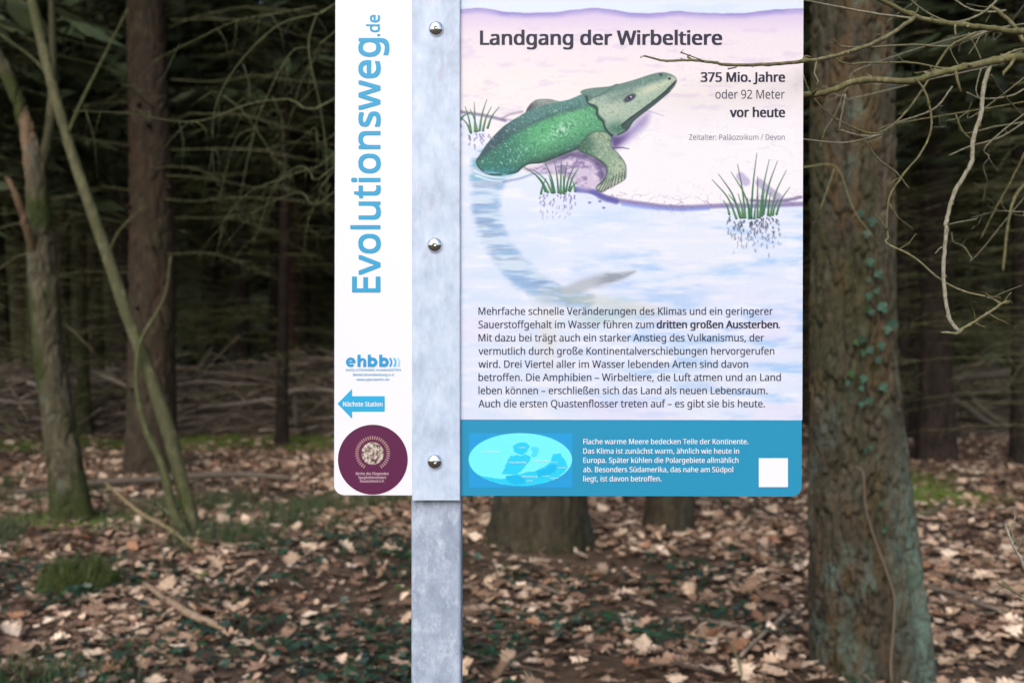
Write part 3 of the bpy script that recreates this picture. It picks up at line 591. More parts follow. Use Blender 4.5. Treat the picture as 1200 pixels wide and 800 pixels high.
galv_post, n, l, b = newmat('weathered_galvanised_steel', (.4, .44, .48), .55, .0, .45); nt = galv_post.node_tree
c = ramp(nt, tex(nt, 26, 6, .7, (1.2, 1, .8)), [(.3, (.20, .25, .34)), (.5, (.29, .35, .46)), (.72, (.41, .49, .61))])
c = mix(nt, c, (.54, .61, .73), ramp(nt, tex(nt, 42, 6, .8, (1.3, 1, .7), loc=(1, 2, 0)), [(.5, 0), (.66, .7)]))
c = mix(nt, c, (.24, .26, .31), ramp(nt, tex(nt, 14, 5, .7, (1.4, 1, .8), loc=(5, 1, 2)), [(.55, 0), (.75, .6)]))
l.new(c, b.inputs['Base Color']); bump(nt, b, tex(nt, 60, 5, .7), .15, .002)

def box_tube(mb, x0, x1, y0, y1, z0, z1, r=.004, seg=4):
    ang = []
    for cx, cy, a0 in ((x1 - r, y1 - r, 0), (x0 + r, y1 - r, 90), (x0 + r, y0 + r, 180), (x1 - r, y0 + r, 270)):
        for s in range(seg + 1):
            a = R(a0 + 90 * s / seg); ang.append((cx + r * math.cos(a), cy + r * math.sin(a)))
    n = len(ang); v = [(x, y, z0) for x, y in ang] + [(x, y, z1) for x, y in ang]
    q = [(i, (i + 1) % n, n + (i + 1) % n, n + i) for i in range(n)]
    t = [(n, n + i, n + i + 1) for i in range(1, n - 1)] + [(0, i + 1, i) for i in range(1, n - 1)]
    mb.add(v, t, q)

PT = .004                                        # board thickness
mb = MB(); box_tube(mb, S(481.2, 0)[0], S(540.2, 0)[0], YP + PT + .001, YP + PT + .041, -.5, CAMH + (400 + 215) * K, .005, 5)
post = mb.build('post', galv_post, sign, False)
mb = MB(); box_tube(mb, S(483.4, 0)[0], S(539.6, 0)[0], YP - .0062, YP - .0012, CAMH + (400 - 585) * K, CAMH + (400 + 205) * K, .0018, 3)
strip = mb.build('clamp_strip', galv, sign, False)
# thin plate edge folds on the lower post
boltm, n, l, b = newmat('polished_bolt', (.76, .77, .78), .17, 1.0)
for bx, by in ((511.5, 35.5), (510, 287.5), (510, 540)):
    mb = MB(); c0 = np.array(S(bx, by, .0062)); rr = 9.0 * K; hh = .0052
    prof = [(rr * 1.0, 0), (rr * 1.0, .0008)] + [(rr * math.cos(R(a)) * .98, .0008 + hh * math.sin(R(a))) for a in range(8, 86, 7)] + [(rr * .32, .0008 + hh * .98), (rr * .28, .0008 + hh * .72)]
    ns = 32; v = []
    for r_, d in prof:
        for s in range(ns): v.append(c0 + np.array([r_ * math.cos(2 * math.pi * s / ns), -d, r_ * math.sin(2 * math.pi * s / ns)]))
    q = [(i * ns + s, i * ns + (s + 1) % ns, (i + 1) * ns + (s + 1) % ns, (i + 1) * ns + s) for i in range(len(prof) - 1) for s in range(ns)]
    last = (len(prof) - 1) * ns; v.append(c0 + np.array([0, -(.0008 + hh * .7), 0]))
    mb.add(v, [(last + s, last + (s + 1) % ns, len(v) - 1) for s in range(ns)], q)
    mb.build('bolt', boltm, sign)

# board outline with rounded corners
def outline(x0, x1, y0, y1, r, skew=0):
    out = []
    for cx, cy, a0 in ((x1 - r, y1 - r, 0), (x0 + r, y1 - r, 90), (x0 + r, y0 + r, 180), (x1 - r, y0 + r, 270)):
        for s in range(9):
            a = R(a0 + 90 * s / 8); out.append((cx + r * math.cos(a), cy + r * math.sin(a)))
    return out
ol = [(x - .0028 * (y - 290), y + .0028 * (x - 660)) for x, y in outline(392.2, 940.2, -194, 580.6, 12)]
whitem = newmat('white_print', ink((250, 251, 255)), .42, 0, .3)[0]
mb = MB(); nO = len(ol)
v = [S(x, y) for x, y in ol] + [S(x, y, -PT) for x, y in ol]
# edge loop + front and back faces
mb.add(v, [(0, i, i + 1) for i in range(1, nO - 1)] + [(nO, nO + i + 1, nO + i) for i in range(1, nO - 1)], [(i, nO + i, nO + (i + 1) % nO, (i + 1) % nO) for i in range(nO)])
board = mb.build('board', whitem, sign, False, False)

# printed animal scene
xs, ys, img = paint_art()
A = np.where(img <= .04045, img / 12.92, ((img + .055) / 1.055) ** 2.4) * PRINT / .98 * np.array(PBASE)
H_, W_ = A.shape[:2]
XX, YY = np.meshgrid(xs, ys)
XX = np.where(XX > 938.5, XX - .0028 * (YY - 290) + .6, XX)
v = np.stack([(XX - 600) * K, np.full(XX.shape, YP - .00015), CAMH + (400 - YY) * K], -1).reshape(-1, 3)
i = np.arange(H_ - 1)[:, None] * W_ + np.arange(W_ - 1)[None, :]
q = np.stack([i, i + W_, i + W_ + 1, i + 1], -1).reshape(-1, 4)
mb = MB(); mb.add(v, None, q, A.reshape(-1, 3))
artm = tint_mat('picture_print', .42, .3, 0)
mb.build('printed_picture', artm, board, False)

# teal band
tealm = printmat('teal_print', (41, 154, 194))
mb = MB()
band = [(x, y) for x, y in ol if y > 560 and x > 900]
pts = [(537, 491.3), (939.6, 492.2)] + band + [(537, 580.5)]
ngon_patch(mb, pts, .0003)
bandob = mb.build('teal_band', tealm, board, False, False)
navy = printmat('dark_ink', (44, 44, 70)); grey = printmat('grey_ink', (112, 110, 130)); textm = printmat('body_ink', (56, 56, 80)); whitei = printmat('white_ink', (252, 253, 255))
lettering('title_lettering', [('Landgang der Wirbeltiere', 563.2, 845.6, 52.6, 16.2, .05)], navy, board, .0004)
lettering('date_lettering', [('375 Mio. Jahre', 821.6, 919.6, 96.0, 10.9, .05), ('oder 92 Meter', 838.4, 919.6, 115.8, 10.3, .0), ('vor heute', 855.8, 919.6, 137.3, 10.9, .0501)], navy, board, .0004)
lettering('era_lettering', [('Zeitalter: Paläozoikum / Devon', 807.5, 919.6, 164.0, 6.4, .0)], grey, board, .0004)
BL = [368.8, 384.4, 399.9, 415.4, 430.8, 446.2, 461.6, 477.0]
T8 = ['Mehrfache schnelle Veränderungen des Klimas und ein geringerer', None, 'Mit dazu bei trägt auch ein starker Anstieg des Vulkanismus, der', 'vermutlich durch große Kontinentalverschiebungen hervorgerufen',
      'wird. Drei Viertel aller im Wasser lebenden Arten sind davon', 'betroffen. Die Amphibien – Wirbeltiere, die Luft atmen und an Land', 'leben können – erschließen sich das Land als neuen Lebensraum.',
      'Auch die ersten Quastenflosser treten auf – es gibt sie bis heute.']
X1 = [905.6, 0, 895.3, 907.3, 876.5, 915, 899.4, 896.3]
rows = [(t, 560.8, x, b_, 8.6, .016) for t, x, b_ in zip(T8, X1, BL) if t]
rows += [('Sauerstoffgehalt im Wasser führen zum', 560.8, 766, BL[1], 8.6, .016), ('dritten großen Aussterben', 769.8, 911.4, BL[1], 8.6, .05), ('.', 912.4, 913.9, BL[1], 8.6, .016)]
lettering('paragraph_lettering', rows, textm, board, .0004)
WL = [520.1, 531.2, 542.0, 552.8, 563.6]
WT = ['Flache warme Meere bedecken Teile der Kontinente.', 'Das Klima ist zunächst warm, ähnlich wie heute in', 'Europa. Später kühlen die Polargebiete allmählich', 'ab. Besonders Südamerika, das nahe am Südpol', 'liegt, ist davon betroffen.']
lettering('white_lettering', [(t, 683.6, x, b_, 6.1, .012) for t, x, b_ in zip(WT, [876.9, 866, 865.3, 859, 775], WL)], whitei, bandob, .0006)
# blank white label square
mb = MB(); ngon_patch(mb, [(889.2, 536.5), (923.3, 536.5), (923.3, 570.4), (889.2, 570.4)], .0006)
mb.build('white_square', whitei, bandob, False, False)
# map
mb = MB(); ngon_patch(mb, [(549.5, 507.3), (670.8, 507.3), (670.8, 571), (549.5, 571)], .0005)
mapbg = mb.build('map_field', printmat('map_blue', (37, 165, 227)), bandob, False, False)
mb = MB()
def ell(cx, cy, rx, ry, n=64): return [(cx + rx * math.cos(2 * math.pi * t / n), cy + ry * math.sin(2 * math.pi * t / n)) for t in range(n)]
ngon_patch(mb, ell(609.8, 538.2, 60.6, 31), .0007, ink((122, 252, 255)))
def mapz(pts):
    r = np.random.default_rng(len(pts)); out = []
    for (x0, y0), (x1, y1) in zip(pts, pts[1:] + pts[:1]):
        n = max(1, int(math.hypot(x1 - x0, y1 - y0) / 9))
        for q in range(n): out.append((530 + (x0 + (x1 - x0) * q / n + r.normal(0, 2.0)) / 5.4545, 480 + (y0 + (y1 - y0) * q / n + r.normal(0, 2.0)) / 5.4545))
    return out
land = ink((44, 216, 252)); land2 = ink((80, 230, 255)); deep = ink((24, 196, 244))
ngon_patch(mb, mapz([(388, 235), (410, 215), (445, 208), (480, 215), (498, 235), (480, 255), (470, 275), (440, 285), (415, 278), (395, 262)]), .0009, land)
ngon_patch(mb, mapz([(368, 300), (400, 290), (440, 292), (470, 285), (500, 300), (492, 330), (470, 350), (455, 372), (430, 395), (405, 412), (360, 410), (318, 408), (335, 370), (350, 335)]), .0009, land)
ngon_patch(mb, mapz([(500, 250), (520, 235), (545, 235), (552, 255), (545, 285), (525, 305), (505, 290), (520, 275)]), .0009, land2)
ngon_patch(mb, mapz([(160, 415), (210, 425), (280, 438), (335, 440), (345, 422), (390, 412), (440, 410), (490, 395), (540, 385), (590, 362), (630, 330), (645, 285), (690, 278), (715, 320), (730, 345), (735, 365), (715, 395), (680, 425),
                     (630, 452), (570, 472), (500, 484), (430, 487), (360, 482), (290, 468), (230, 450)]), .0009, land)
ngon_patch(mb, mapz([(340, 425), (390, 415), (440, 425), (480, 450), (450, 470), (400, 475), (355, 455)]), .0011, deep)
ngon_patch(mb, mapz([(540, 390), (600, 372), (640, 345), (680, 360), (650, 395), (600, 420), (550, 425)]), .0011, deep)
mb.build('world_map', tint_mat('map_print', .45, .25, 0), mapbg, False)
lettering('map_lettering', [('Panthalassa', *[530 + x / 5.4545 for x in (188, 300)], 480 + 271 / 5.4545, 1.9, .0), ('Euramerika', *[530 + x / 5.4545 for x in (368, 474)], 480 + 340 / 5.4545, 2.4, .0),
                            ('Sibirien', 608, 616, 524.8, 1.6, .0), ('Gondwana', 611.5, 629.5, 558.8, 2.2, .0), ('Paläotethys', 626, 643, 540.5, 1.8, .0), ('China', 646, 653.5, 542, 1.6, .0),
                            ('Australien', 652, 663.5, 548.2, 1.6, .0), ('Indien', 635.5, 643.5, 558, 1.5, .0), ('Antarktis', 644, 654.5, 560.5, 1.5, .0), ('Afrika', 616.5, 624, 563.6, 1.5, .0)], whitei, mapbg, .0013)

# left strip: rotated heading, association logo, arrow, round emblem
bluei = printmat('blue_ink', (60, 172, 217))
def vertical(name, items):
    # reading upwards: u runs up the board
    return lettering(name, [(t, y0, y0 + (y0 - y1), base, cap, bd) for t, y0, y1, base, cap, bd in items], bluei, board, .0004, True)
vertical('heading_lettering', [('Evolutionsweg', 342.2, 45.2, 444.8, 31.2, .036), ('.de', 42.5, 17.8, 444.8, 14.5, .0361)])
L = lambda x, y: (395 + x / 8.42, 405 + y / 8.42)
mb = MB()
lb = ink((46, 164, 222))
def ring(cx, cy, ro, ri, a0, a1, lift, col, n=28):
    v = []
    for s in range(n + 1):
        a = R(a0 + (a1 - a0) * s / n)
        v += [S(cx + ro * math.cos(a), cy - ro * math.sin(a), lift), S(cx + ri * math.cos(a), cy - ri * math.sin(a), lift)]
    mb.add(v, None, [(2 * s, 2 * s + 2, 2 * s + 3, 2 * s + 1) for s in range(n)], (*col, 1))
def rect(x0, y0, x1, y1, lift, col): ngon_patch(mb, [(x0, y0), (x0, y1), (x1, y1), (x1, y0)], lift, col)
ring(411, 424.3, 5.7, 2.3, 0, 318, .0004, lb); rect(407.5, 423.2, 416.6, 425.4, .00055, lb)
rect(418.8, 415.4, 422.6, 429.8, .0004, lb); ring(424.9, 423.6, 4.3, 1.3, 0, 180, .00055, lb); rect(425.6, 423.6, 429.2, 429.8, .0007, lb)
for bx in (430.9, 444.3):
    rect(bx, 415.4, bx + 3.8, 429.8, .0004, lb); ring(bx + 5.7, 424.3, 5.7, 1.9, 0, 360, .00055, lb)
for cx, col in ((453.0, lb), (457.8, ink((40, 208, 255))), (462.2, ink((180, 232, 250)))):
    ring(cx - 1.5, 424.3, 8.2, 6.2, -44, 44, .0007, col)
mb.build('logo_letters', tint_mat('logo_print', .45, .25, 0), board, False)
lettering('association_lettering', [('EVOLUTIONÄRE HUMANISTEN', 405.7, 469.6, 434.6, 2.5, .03), ('Berlin-Brandenburg e.V.', 413.8, 462.4, 440.2, 2.8, .03), ('www.gbs-berlin.de', 417.6, 456.2, 445.8, 2.7, .03)], bluei, board, .0004)
mb = MB(); ngon_patch(mb, [(395.4, 472.8), (412.6, 455.4), (412.6, 464), (450.8, 464), (450.8, 482), (412.6, 482), (412.6, 490.5)], .0004)
arrow = mb.build('arrow', printmat('arrow_blue', (48, 180, 228)), board, False, False)
lettering('arrow_lettering', [('Nächste Station', 402.2, 448.2, 475.9, 5.3, .03)], whitei, arrow, .0006)
mb = MB(); ngon_patch(mb, ell(436.9, 538.3, 40.9, 40.9, 96), .0004)
emb = mb.build('round_emblem', printmat('maroon_print', (100, 35, 77)), board, False, False)
mb = MB(); tick = ink((196, 160, 150))
for t in range(44):
    a = 2 * math.pi * t / 44; ca, sa = math.cos(a), math.sin(a)
    if sa < -.9: continue
    q = [(16.4, -.5), (20.4, -.62), (20.4, .62), (16.4, .5)]
    ngon_patch(mb, [(436.7 + r_ * ca - w_ * sa, 531 - r_ * sa - w_ * ca) for r_, w_ in q], .0006, tick)
mb.build('tick_ring', tint_mat('emblem_print', .45, .25, 0), emb, False)
mb = MB(); ngon_patch(mb, ell(436.7, 531, 13.2, 13.2, 48), .0006, (1, 1, 1))
em, n, l, b = newmat('emblem_centre', (.4, .35, .3), .45, 0, .25); nt = em.node_tree
l.new(ramp(nt, tex(nt, 260, 3, .6), [(.38, ink((92, 60, 62))), (.5, ink((176, 160, 146))), (.62, ink((226, 216, 200)))]), b.inputs['Base Color'])
mb.build('roundel', em, emb, False)
lettering('emblem_lettering', [('Kirche des Fliegenden', 417.2, 455.4, 556.2, 3.3, .02), ('Spaghettimonsters', 420.0, 452.6, 560.6, 3.1, .02), ('Deutschland e.V.', 422.0, 450.4, 564.9, 3.1, .02)], printmat('cream_ink', (226, 200, 206)), emb, .0006)
# ---------------------------------------------------------------- forest floor
SOIL = [(.12, 6.1, 1.3, .75, .10), (.95, 4.15, .55, .35, .05), (.45, 4.0, .5, .3, .04)]      # bare soil heaps: x, y, rx, ry, height
MOSS = [(-4.5, 13.8, 4.8, 1.3), (-2.0, 13.2, 1.2, .5), (3.55, 8.9, .9, .8), (3.9, 10.0, .9, .6), (-3.4, 7.6, .8, .4), (1.6, 9.4, .7, .4)]
def gz(x, y):
    x = np.asarray(x, float); y = np.asarray(y, float)
    z = .09 * (noise2(x * .55 + 40, y * .55 + 40, 201, 3) - .5) + .03 * (noise2(x * 2.3, y * 2.3, 202, 2) - .5)
    z = z * smooth(1.0, 3.0, np.hypot(x + .1, y - 1.3))
    for cx, cy, rx, ry, h in SOIL: z = z + h * np.exp(-(((x - cx) / rx) ** 2 + ((y - cy) / ry) ** 2))
    return z
gx = np.concatenate([np.linspace(-300, -14, 22), np.arange(-13.5, 13.5, .09), np.linspace(14, 300, 22)])
gy = np.concatenate([np.linspace(-300, -3, 20), np.arange(-2.5, 2.8, .3), np.arange(2.9, 19, .08), np.arange(19.2, 60, .8), np.linspace(61, 300, 15)])
GX, GY = np.meshgrid(gx, gy); GZ = gz(GX, GY) + .012 * (noise2(GX * 9, GY * 9, 205, 3) - .5)
mossm = np.zeros(GX.shape)
for cx, cy, rx, ry in MOSS: mossm = np.maximum(mossm, np.exp(-(((GX - cx) / rx) ** 2 + ((GY - cy) / ry) ** 2) ** 1.5))
mossm = smooth(.35, .75, mossm * (.45 + 1.0 * noise2(GX * 1.8, GY * 1.8, 207, 3)))
soil = np.zeros(GX.shape)
for cx, cy, rx, ry, h in SOIL: soil = np.maximum(soil, np.exp(-(((GX - cx) / rx) ** 2 + ((GY - cy) / ry) ** 2)))
gm, n, l, b = newmat('forest_floor', (.07, .05, .04), .95, 0, .15); nt = gm.node_tree
c = ramp(nt, tex(nt, 1.3, 6, .7), [(.3, (.052, .039, .029)), (.5, (.105, .078, .058)), (.72, (.17, .128, .095))])
fl = ramp(nt, tex(nt, 26, 2, kind='vor'), [(.1, (.17, .115, .08)), (.35, (.075, .05, .036)), (.7, (.035, .025, .02))])
c = mix(nt, c, fl, ramp(nt, tex(nt, 9, 4), [(.42, 0), (.6, .85)]))
a = attr(nt); sep = n.new('ShaderNodeSeparateColor'); l.new(a.outputs['Color'], sep.inputs[0])
c = mix(nt, c, ramp(nt, tex(nt, 22, 5, .7), [(.3, (.055, .038, .026)), (.7, (.14, .092, .060))]), sep.outputs[1])
c = mix(nt, c, ramp(nt, tex(nt, 40, 4), [(.3, (.06, .085, .016)), (.7, (.17, .22, .045))]), sep.outputs[0])
l.new(c, b.inputs['Base Color']); bump(nt, b, tex(nt, 45, 6, .75), .8, .015)
W_ = len(gx); i = np.arange(len(gy) - 1)[:, None] * W_ + np.arange(W_ - 1)[None, :]
mb = MB(); mb.add(np.stack([GX, GY, GZ], -1).reshape(-1, 3), None, np.stack([i, i + 1, i + W_ + 1, i + W_], -1).reshape(-1, 4),
                  np.stack([mossm, soil, 0 * soil], -1).reshape(-1, 3))
ground = mb.build('forest_ground', gm); tag(ground, kind='structure')

def scatter(nwant, dens, ymin, ymax, slope=.62, pad=1.7):
    """random ground points in the seen wedge, thinned by dens(x, y) in 0..1"""
    out = []
    while sum(map(len, out)) < nwant:
        y = rng.uniform(ymin, ymax, 20000); hw = slope * y + pad; x = rng.uniform(-1, 1, 20000) * (slope * ymax + pad)
        k = (np.abs(x) < hw) & (rng.random(20000) < dens(x, y)); out.append(np.stack([x[k], y[k]], 1))
    return np.concatenate(out)[:nwant]
def maskf(lst, x, y): 
    m = 0 * x
    for e in lst: m = np.maximum(m, np.exp(-(((x - e[0]) / e[2]) ** 2 + ((y - e[1]) / e[3]) ** 2)))
    return m

def oak_leaf(seed):
    r = np.random.default_rng(seed); n = 15; t = np.linspace(0, 1, n)
    env = .34 * np.sin(np.pi * np.clip(t, .0, 1) ** 1.25) ** .8 + .012
    lob = np.where(np.arange(n) % 3 == 0, .52, np.where(np.arange(n) % 3 == 1, .95, 1.12)) * r.uniform(.85, 1.12, n)
    wl = env * lob; wr = env * lob * r.uniform(.85, 1.15, n)
    b1 = r.uniform(-.6, .6); tw = r.uniform(-.7, .7); cup = r.uniform(-.5, 1.1)
    v = []
    for i in range(n):
        z0 = b1 * .35 * (t[i] - .5) ** 2 * 4 * .35
        for s, w in ((-1, wl[i]), (-.5, wl[i] * .5), (0, 0), (.5, wr[i] * .5), (1, wr[i])):
            xx = np.sign(s) * w; v.append((xx, t[i] - .5, z0 + cup * xx * xx * 1.3 + tw * xx * (t[i] - .5) * .6 + .02 * r.normal() * (abs(s) == 1)))
    q = [(i * 5 + j, i * 5 + j + 1, (i + 1) * 5 + j + 1, (i + 1) * 5 + j) for i in range(n - 1) for j in range(4)]
    return np.array(v), np.array(q)

def place_many(mb, v, q, pos, scale, yaw, tilt, az, col, tri=False, jitter=0):
    """copies of one small template as one soft cover"""
    n = len(pos); cy, sy = np.cos(yaw), np.sin(yaw)
    w = v[None] * scale[:, None, None]
    x = w[..., 0] * cy[:, None] - w[..., 1] * sy[:, None]; y = w[..., 0] * sy[:, None] + w[..., 1] * cy[:, None]; z = w[..., 2]
    ct, st = np.cos(tilt)[:, None], np.sin(tilt)[:, None]; ca, sa = np.cos(az)[:, None], np.sin(az)[:, None]
    xr = x * ca + y * sa; yr = -x * sa + y * ca
    xr2 = xr * ct + z * st; z2 = -xr * st + z * ct
    X = xr2 * ca - yr * sa; Y = xr2 * sa + yr * ca
    P_ = np.stack([X, Y, z2], -1) + pos[:, None, :]
    m = len(v); f = (q[None] + (np.arange(n) * m)[:, None, None]).reshape(-1, q.shape[1])
    c = np.repeat(col, m, 0)
    if jitter: c = c * (1 + jitter * rng.uniform(-1, 1, (len(c), 1)))
    mb.add(P_.reshape(-1, 3), f if tri else None, None if tri else f, c)

leafm = tint_mat('dead_leaf', .75, .25, .45, 55)
PAL = np.array([1.58, 1.52, 1.44]) * np.array([(.38, .285, .21), (.29, .205, .15), (.50, .40, .31), (.20, .132, .095), (.14, .09, .066), (.24, .13, .08), (.095, .062, .047), (.33, .255, .20), (.60, .50, .41)])
PW = np.array([.18, .17, .15, .15, .13, .05, .10, .07, .05])
mb = MB()
def leafdens(x, y):
    clump = noise2(x * 1.1, y * 1.1, 301, 3)
    return np.clip((.25 + 1.0 * smooth(.35, .65, clump)) * (1 - .8 * maskf(SOIL, x, y)) * (1 - .5 * maskf([(-3.0, 7.2, 1.3, .8)], x, y)) * (1 - .85 * maskf(MOSS, x, y)) * np.clip(1.35 - .055 * y, .45, 1), 0, 1)
pts = scatter(52000, leafdens, 2.6, 18.5)
for k in range(9):
    v, q = oak_leaf(40 + k); pk = pts[k::9]; n_ = len(pk)
    sc = np.clip(rng.lognormal(math.log(.066), .46, n_), .024, .145)
    tilt = np.abs(rng.normal(0, .36, n_))
    col = PAL[rng.choice(len(PAL), n_, p=PW / PW.sum())] * rng.uniform(.65, 1.2, (n_, 1))
    pos = np.stack([pk[:, 0], pk[:, 1], gz(pk[:, 0], pk[:, 1]) + .012 + rng.random(n_) * .035 + sc * np.sin(tilt) * .25], 1)
    place_many(mb, v, q, pos, sc, rng.uniform(0, 6.28, n_), tilt, rng.uniform(0, 6.28, n_), col)
# crumbled leaf fragments
pts = scatter(34000, lambda x, y: np.clip(.75 - .6 * maskf(SOIL, x, y), 0, 1) * (y < 13), 2.6, 13)
fv = np.array([(-.5, -.3, 0), (.1, -.5, .12), (.5, .1, 0), (.0, .45, .1), (-.4, .3, -.05)]); fq = np.array([(0, 1, 2), (0, 2, 3), (0, 3, 4)])
n_ = len(pts); col = PAL[rng.choice(len(PAL), n_, p=PW / PW.sum())] * rng.uniform(.45, .95, (n_, 1))
place_many(mb, fv, fq, np.stack([pts[:, 0], pts[:, 1], gz(pts[:, 0], pts[:, 1]) + .006 + .02 * rng.random(n_)], 1), rng.uniform(.015, .05, n_), rng.uniform(0, 6.28, n_), np.abs(rng.normal(0, .35, n_)), rng.uniform(0, 6.28, n_), col, True)
lit = mb.build('leaf_litter', leafm, None, False); tag(lit, 'brown and tan oak leaf litter strewn over the forest floor', 'leaf litter', kind='stuff')

# fine twig litter
twigm = tint_mat('dead_twig', .85, .2, .3, 60)
mb = MB()
for x, y in scatter(2200, lambda x, y: .3 + .7 * smooth(.4, .6, noise2(x * .8, y * .8, 330, 2)), 3.0, 15):
    L_ = rng.uniform(.08, .45); a_ = rng.uniform(0, 6.28); m_ = rng.uniform(-.12, .12) * L_
    d = np.array([math.cos(a_), math.sin(a_)]); e = np.array([-d[1], d[0]])
    pp = [np.array([x, y]) - d * L_ / 2, np.array([x, y]) + e * m_, np.array([x, y]) + d * L_ / 2]
    z_ = gz(x, y) + .015 + .03 * rng.random()
    add_tube(mb, [(p[0], p[1], z_ + .03 * rng.random()) for p in pp], [.0035, .003, .0015], 3, (*(np.array([.17, .125, .095]) * rng.uniform(.4, 1.6)), 1))
tw = mb.build('twig_litter', twigm, None); tag(tw, 'fine dead twigs scattered among the leaves', 'twig litter', kind='stuff')

# ivy ground cover
ivym = tint_mat('ivy_leaf', .42, .45, .25, 40)
iv = np.array([(0, -.5, 0), (.3, -.42, .03), (.55, -.1, .02), (.28, .08, .05), (.3, .3, .03), (0, .6, -.04), (-.3, .3, .03), (-.28, .08, .05), (-.55, -.1, .02), (-.3, -.42, .03), (0, -.08, .0)])
it = np.array([(10, a_, (a_ + 1) % 10) for a_ in range(10)])
IVY = [(-.62, 4.75, .55, .8), (-.75, 5.6, .5, .6), (.52, 4.65, .7, .35), (.1, 4.5, .35, .4), (1.05, 4.9, .5, .25), (-1.75, 4.1, .8, .35), (-1.1, 6.6, .6, .5), (-2.5, 5.6, .7, .7), (.9, 5.6, .4, .4), (.3, 5.55, .5, .25), (-.4, 4.1, .6, .5), (1.9, 6.2, .5, .4), (-1.4, 5.0, .5, .6)]
pts = scatter(3300, lambda x, y: smooth(.15, .6, maskf(IVY, x, y)) * smooth(.42, .58, noise2(x * 3, y * 3, 340, 2)) + .004, 3.3, 9)
n_ = len(pts)
col = np.stack([rng.uniform(.014, .034, n_), rng.uniform(.038, .074, n_), rng.uniform(.024, .044, n_)], 1)
mb = MB()
place_many(mb, iv, it, np.stack([pts[:, 0], pts[:, 1], gz(pts[:, 0], pts[:, 1]) + rng.uniform(.03, .085, n_)], 1), rng.uniform(.024, .05, n_), rng.uniform(0, 6.28, n_), np.abs(rng.normal(0, .35, n_)), rng.uniform(0, 6.28, n_), col, True)
o = mb.build('ground_ivy', ivym, None, False); tag(o, 'low dark green ivy leaves creeping between the dead leaves', 'ground ivy', kind='stuff')

# grass and moss tufts
grassm = tint_mat('grass_blade', .6, .3, .2, 30)
GR = [(-3.0, 7.3, 1.1, .5), (-2.2, 7.0, .8, .4), (-3.8, 6.6, .7, .5), (-2.9, 6.2, .6, .3), (-1.4, 7.6, .8, .3), (-3.2, 8.6, 1.2, .5), (-2.5, 8.0, .6, .4), (-1.55, 8.2, .9, .45), (-1.0, 8.4, .4, .4), (1.75, 7.35, .32, .2), (-1.1, 10.2, .6, .6), (-3.2, 7.0, .6, .5), (-4.6, 9.3, 1.0, .7), (-.55, 9.0, .5, .4), (-2.6, 6.7, .6, .4), (.75, 9.1, .4, .35), (-2.0, 4.0, .6, .2)]
pts = scatter(15000, lambda x, y: smooth(.25, .8, maskf(GR, x, y)) * smooth(.4, .6, noise2(x * 2.4, y * 2.4, 350, 2)), 3.3, 12)
bv = np.array([(-.02, 0, 0), (.02, 0, 0), (.014, .10, .55), (-.014, .10, .55), (0, .42, 1.0)]); n_ = len(pts)
col = np.stack([rng.uniform(.035, .085, n_), rng.uniform(.06, .115, n_), rng.uniform(.025, .05, n_)], 1)
mb = MB()
args = (np.stack([pts[:, 0], pts[:, 1], gz(pts[:, 0], pts[:, 1])], 1), rng.uniform(.05, .16, n_), rng.uniform(0, 6.28, n_), np.abs(rng.normal(0, .3, n_)), rng.uniform(0, 6.28, n_), col)
place_many(mb, bv, np.array([(0, 1, 2), (0, 2, 3), (3, 2, 4)]), *args, True)
pts = scatter(26000, lambda x, y: smooth(.3, .8, maskf(MOSS, x, y)) * smooth(.42, .55, noise2(x * 1.8, y * 1.8, 207, 3)), 6, 15.5); n_ = len(pts)
col = np.stack([rng.uniform(.11, .19, n_), rng.uniform(.17, .27, n_), rng.uniform(.025, .06, n_)], 1)
place_many(mb, bv * np.array([2.2, 1, 1]), np.array([(0, 1, 2), (0, 2, 3), (3, 2, 4)]), np.stack([pts[:, 0], pts[:, 1], gz(pts[:, 0], pts[:, 1])], 1), rng.uniform(.03, .075, n_), rng.uniform(0, 6.28, n_), np.abs(rng.normal(0, .5, n_)), rng.uniform(0, 6.28, n_), col, True)
o = mb.build('grass', grassm, None, False); tag(o, 'short dark grass and bright moss in patches between the leaves', 'grass', kind='stuff')
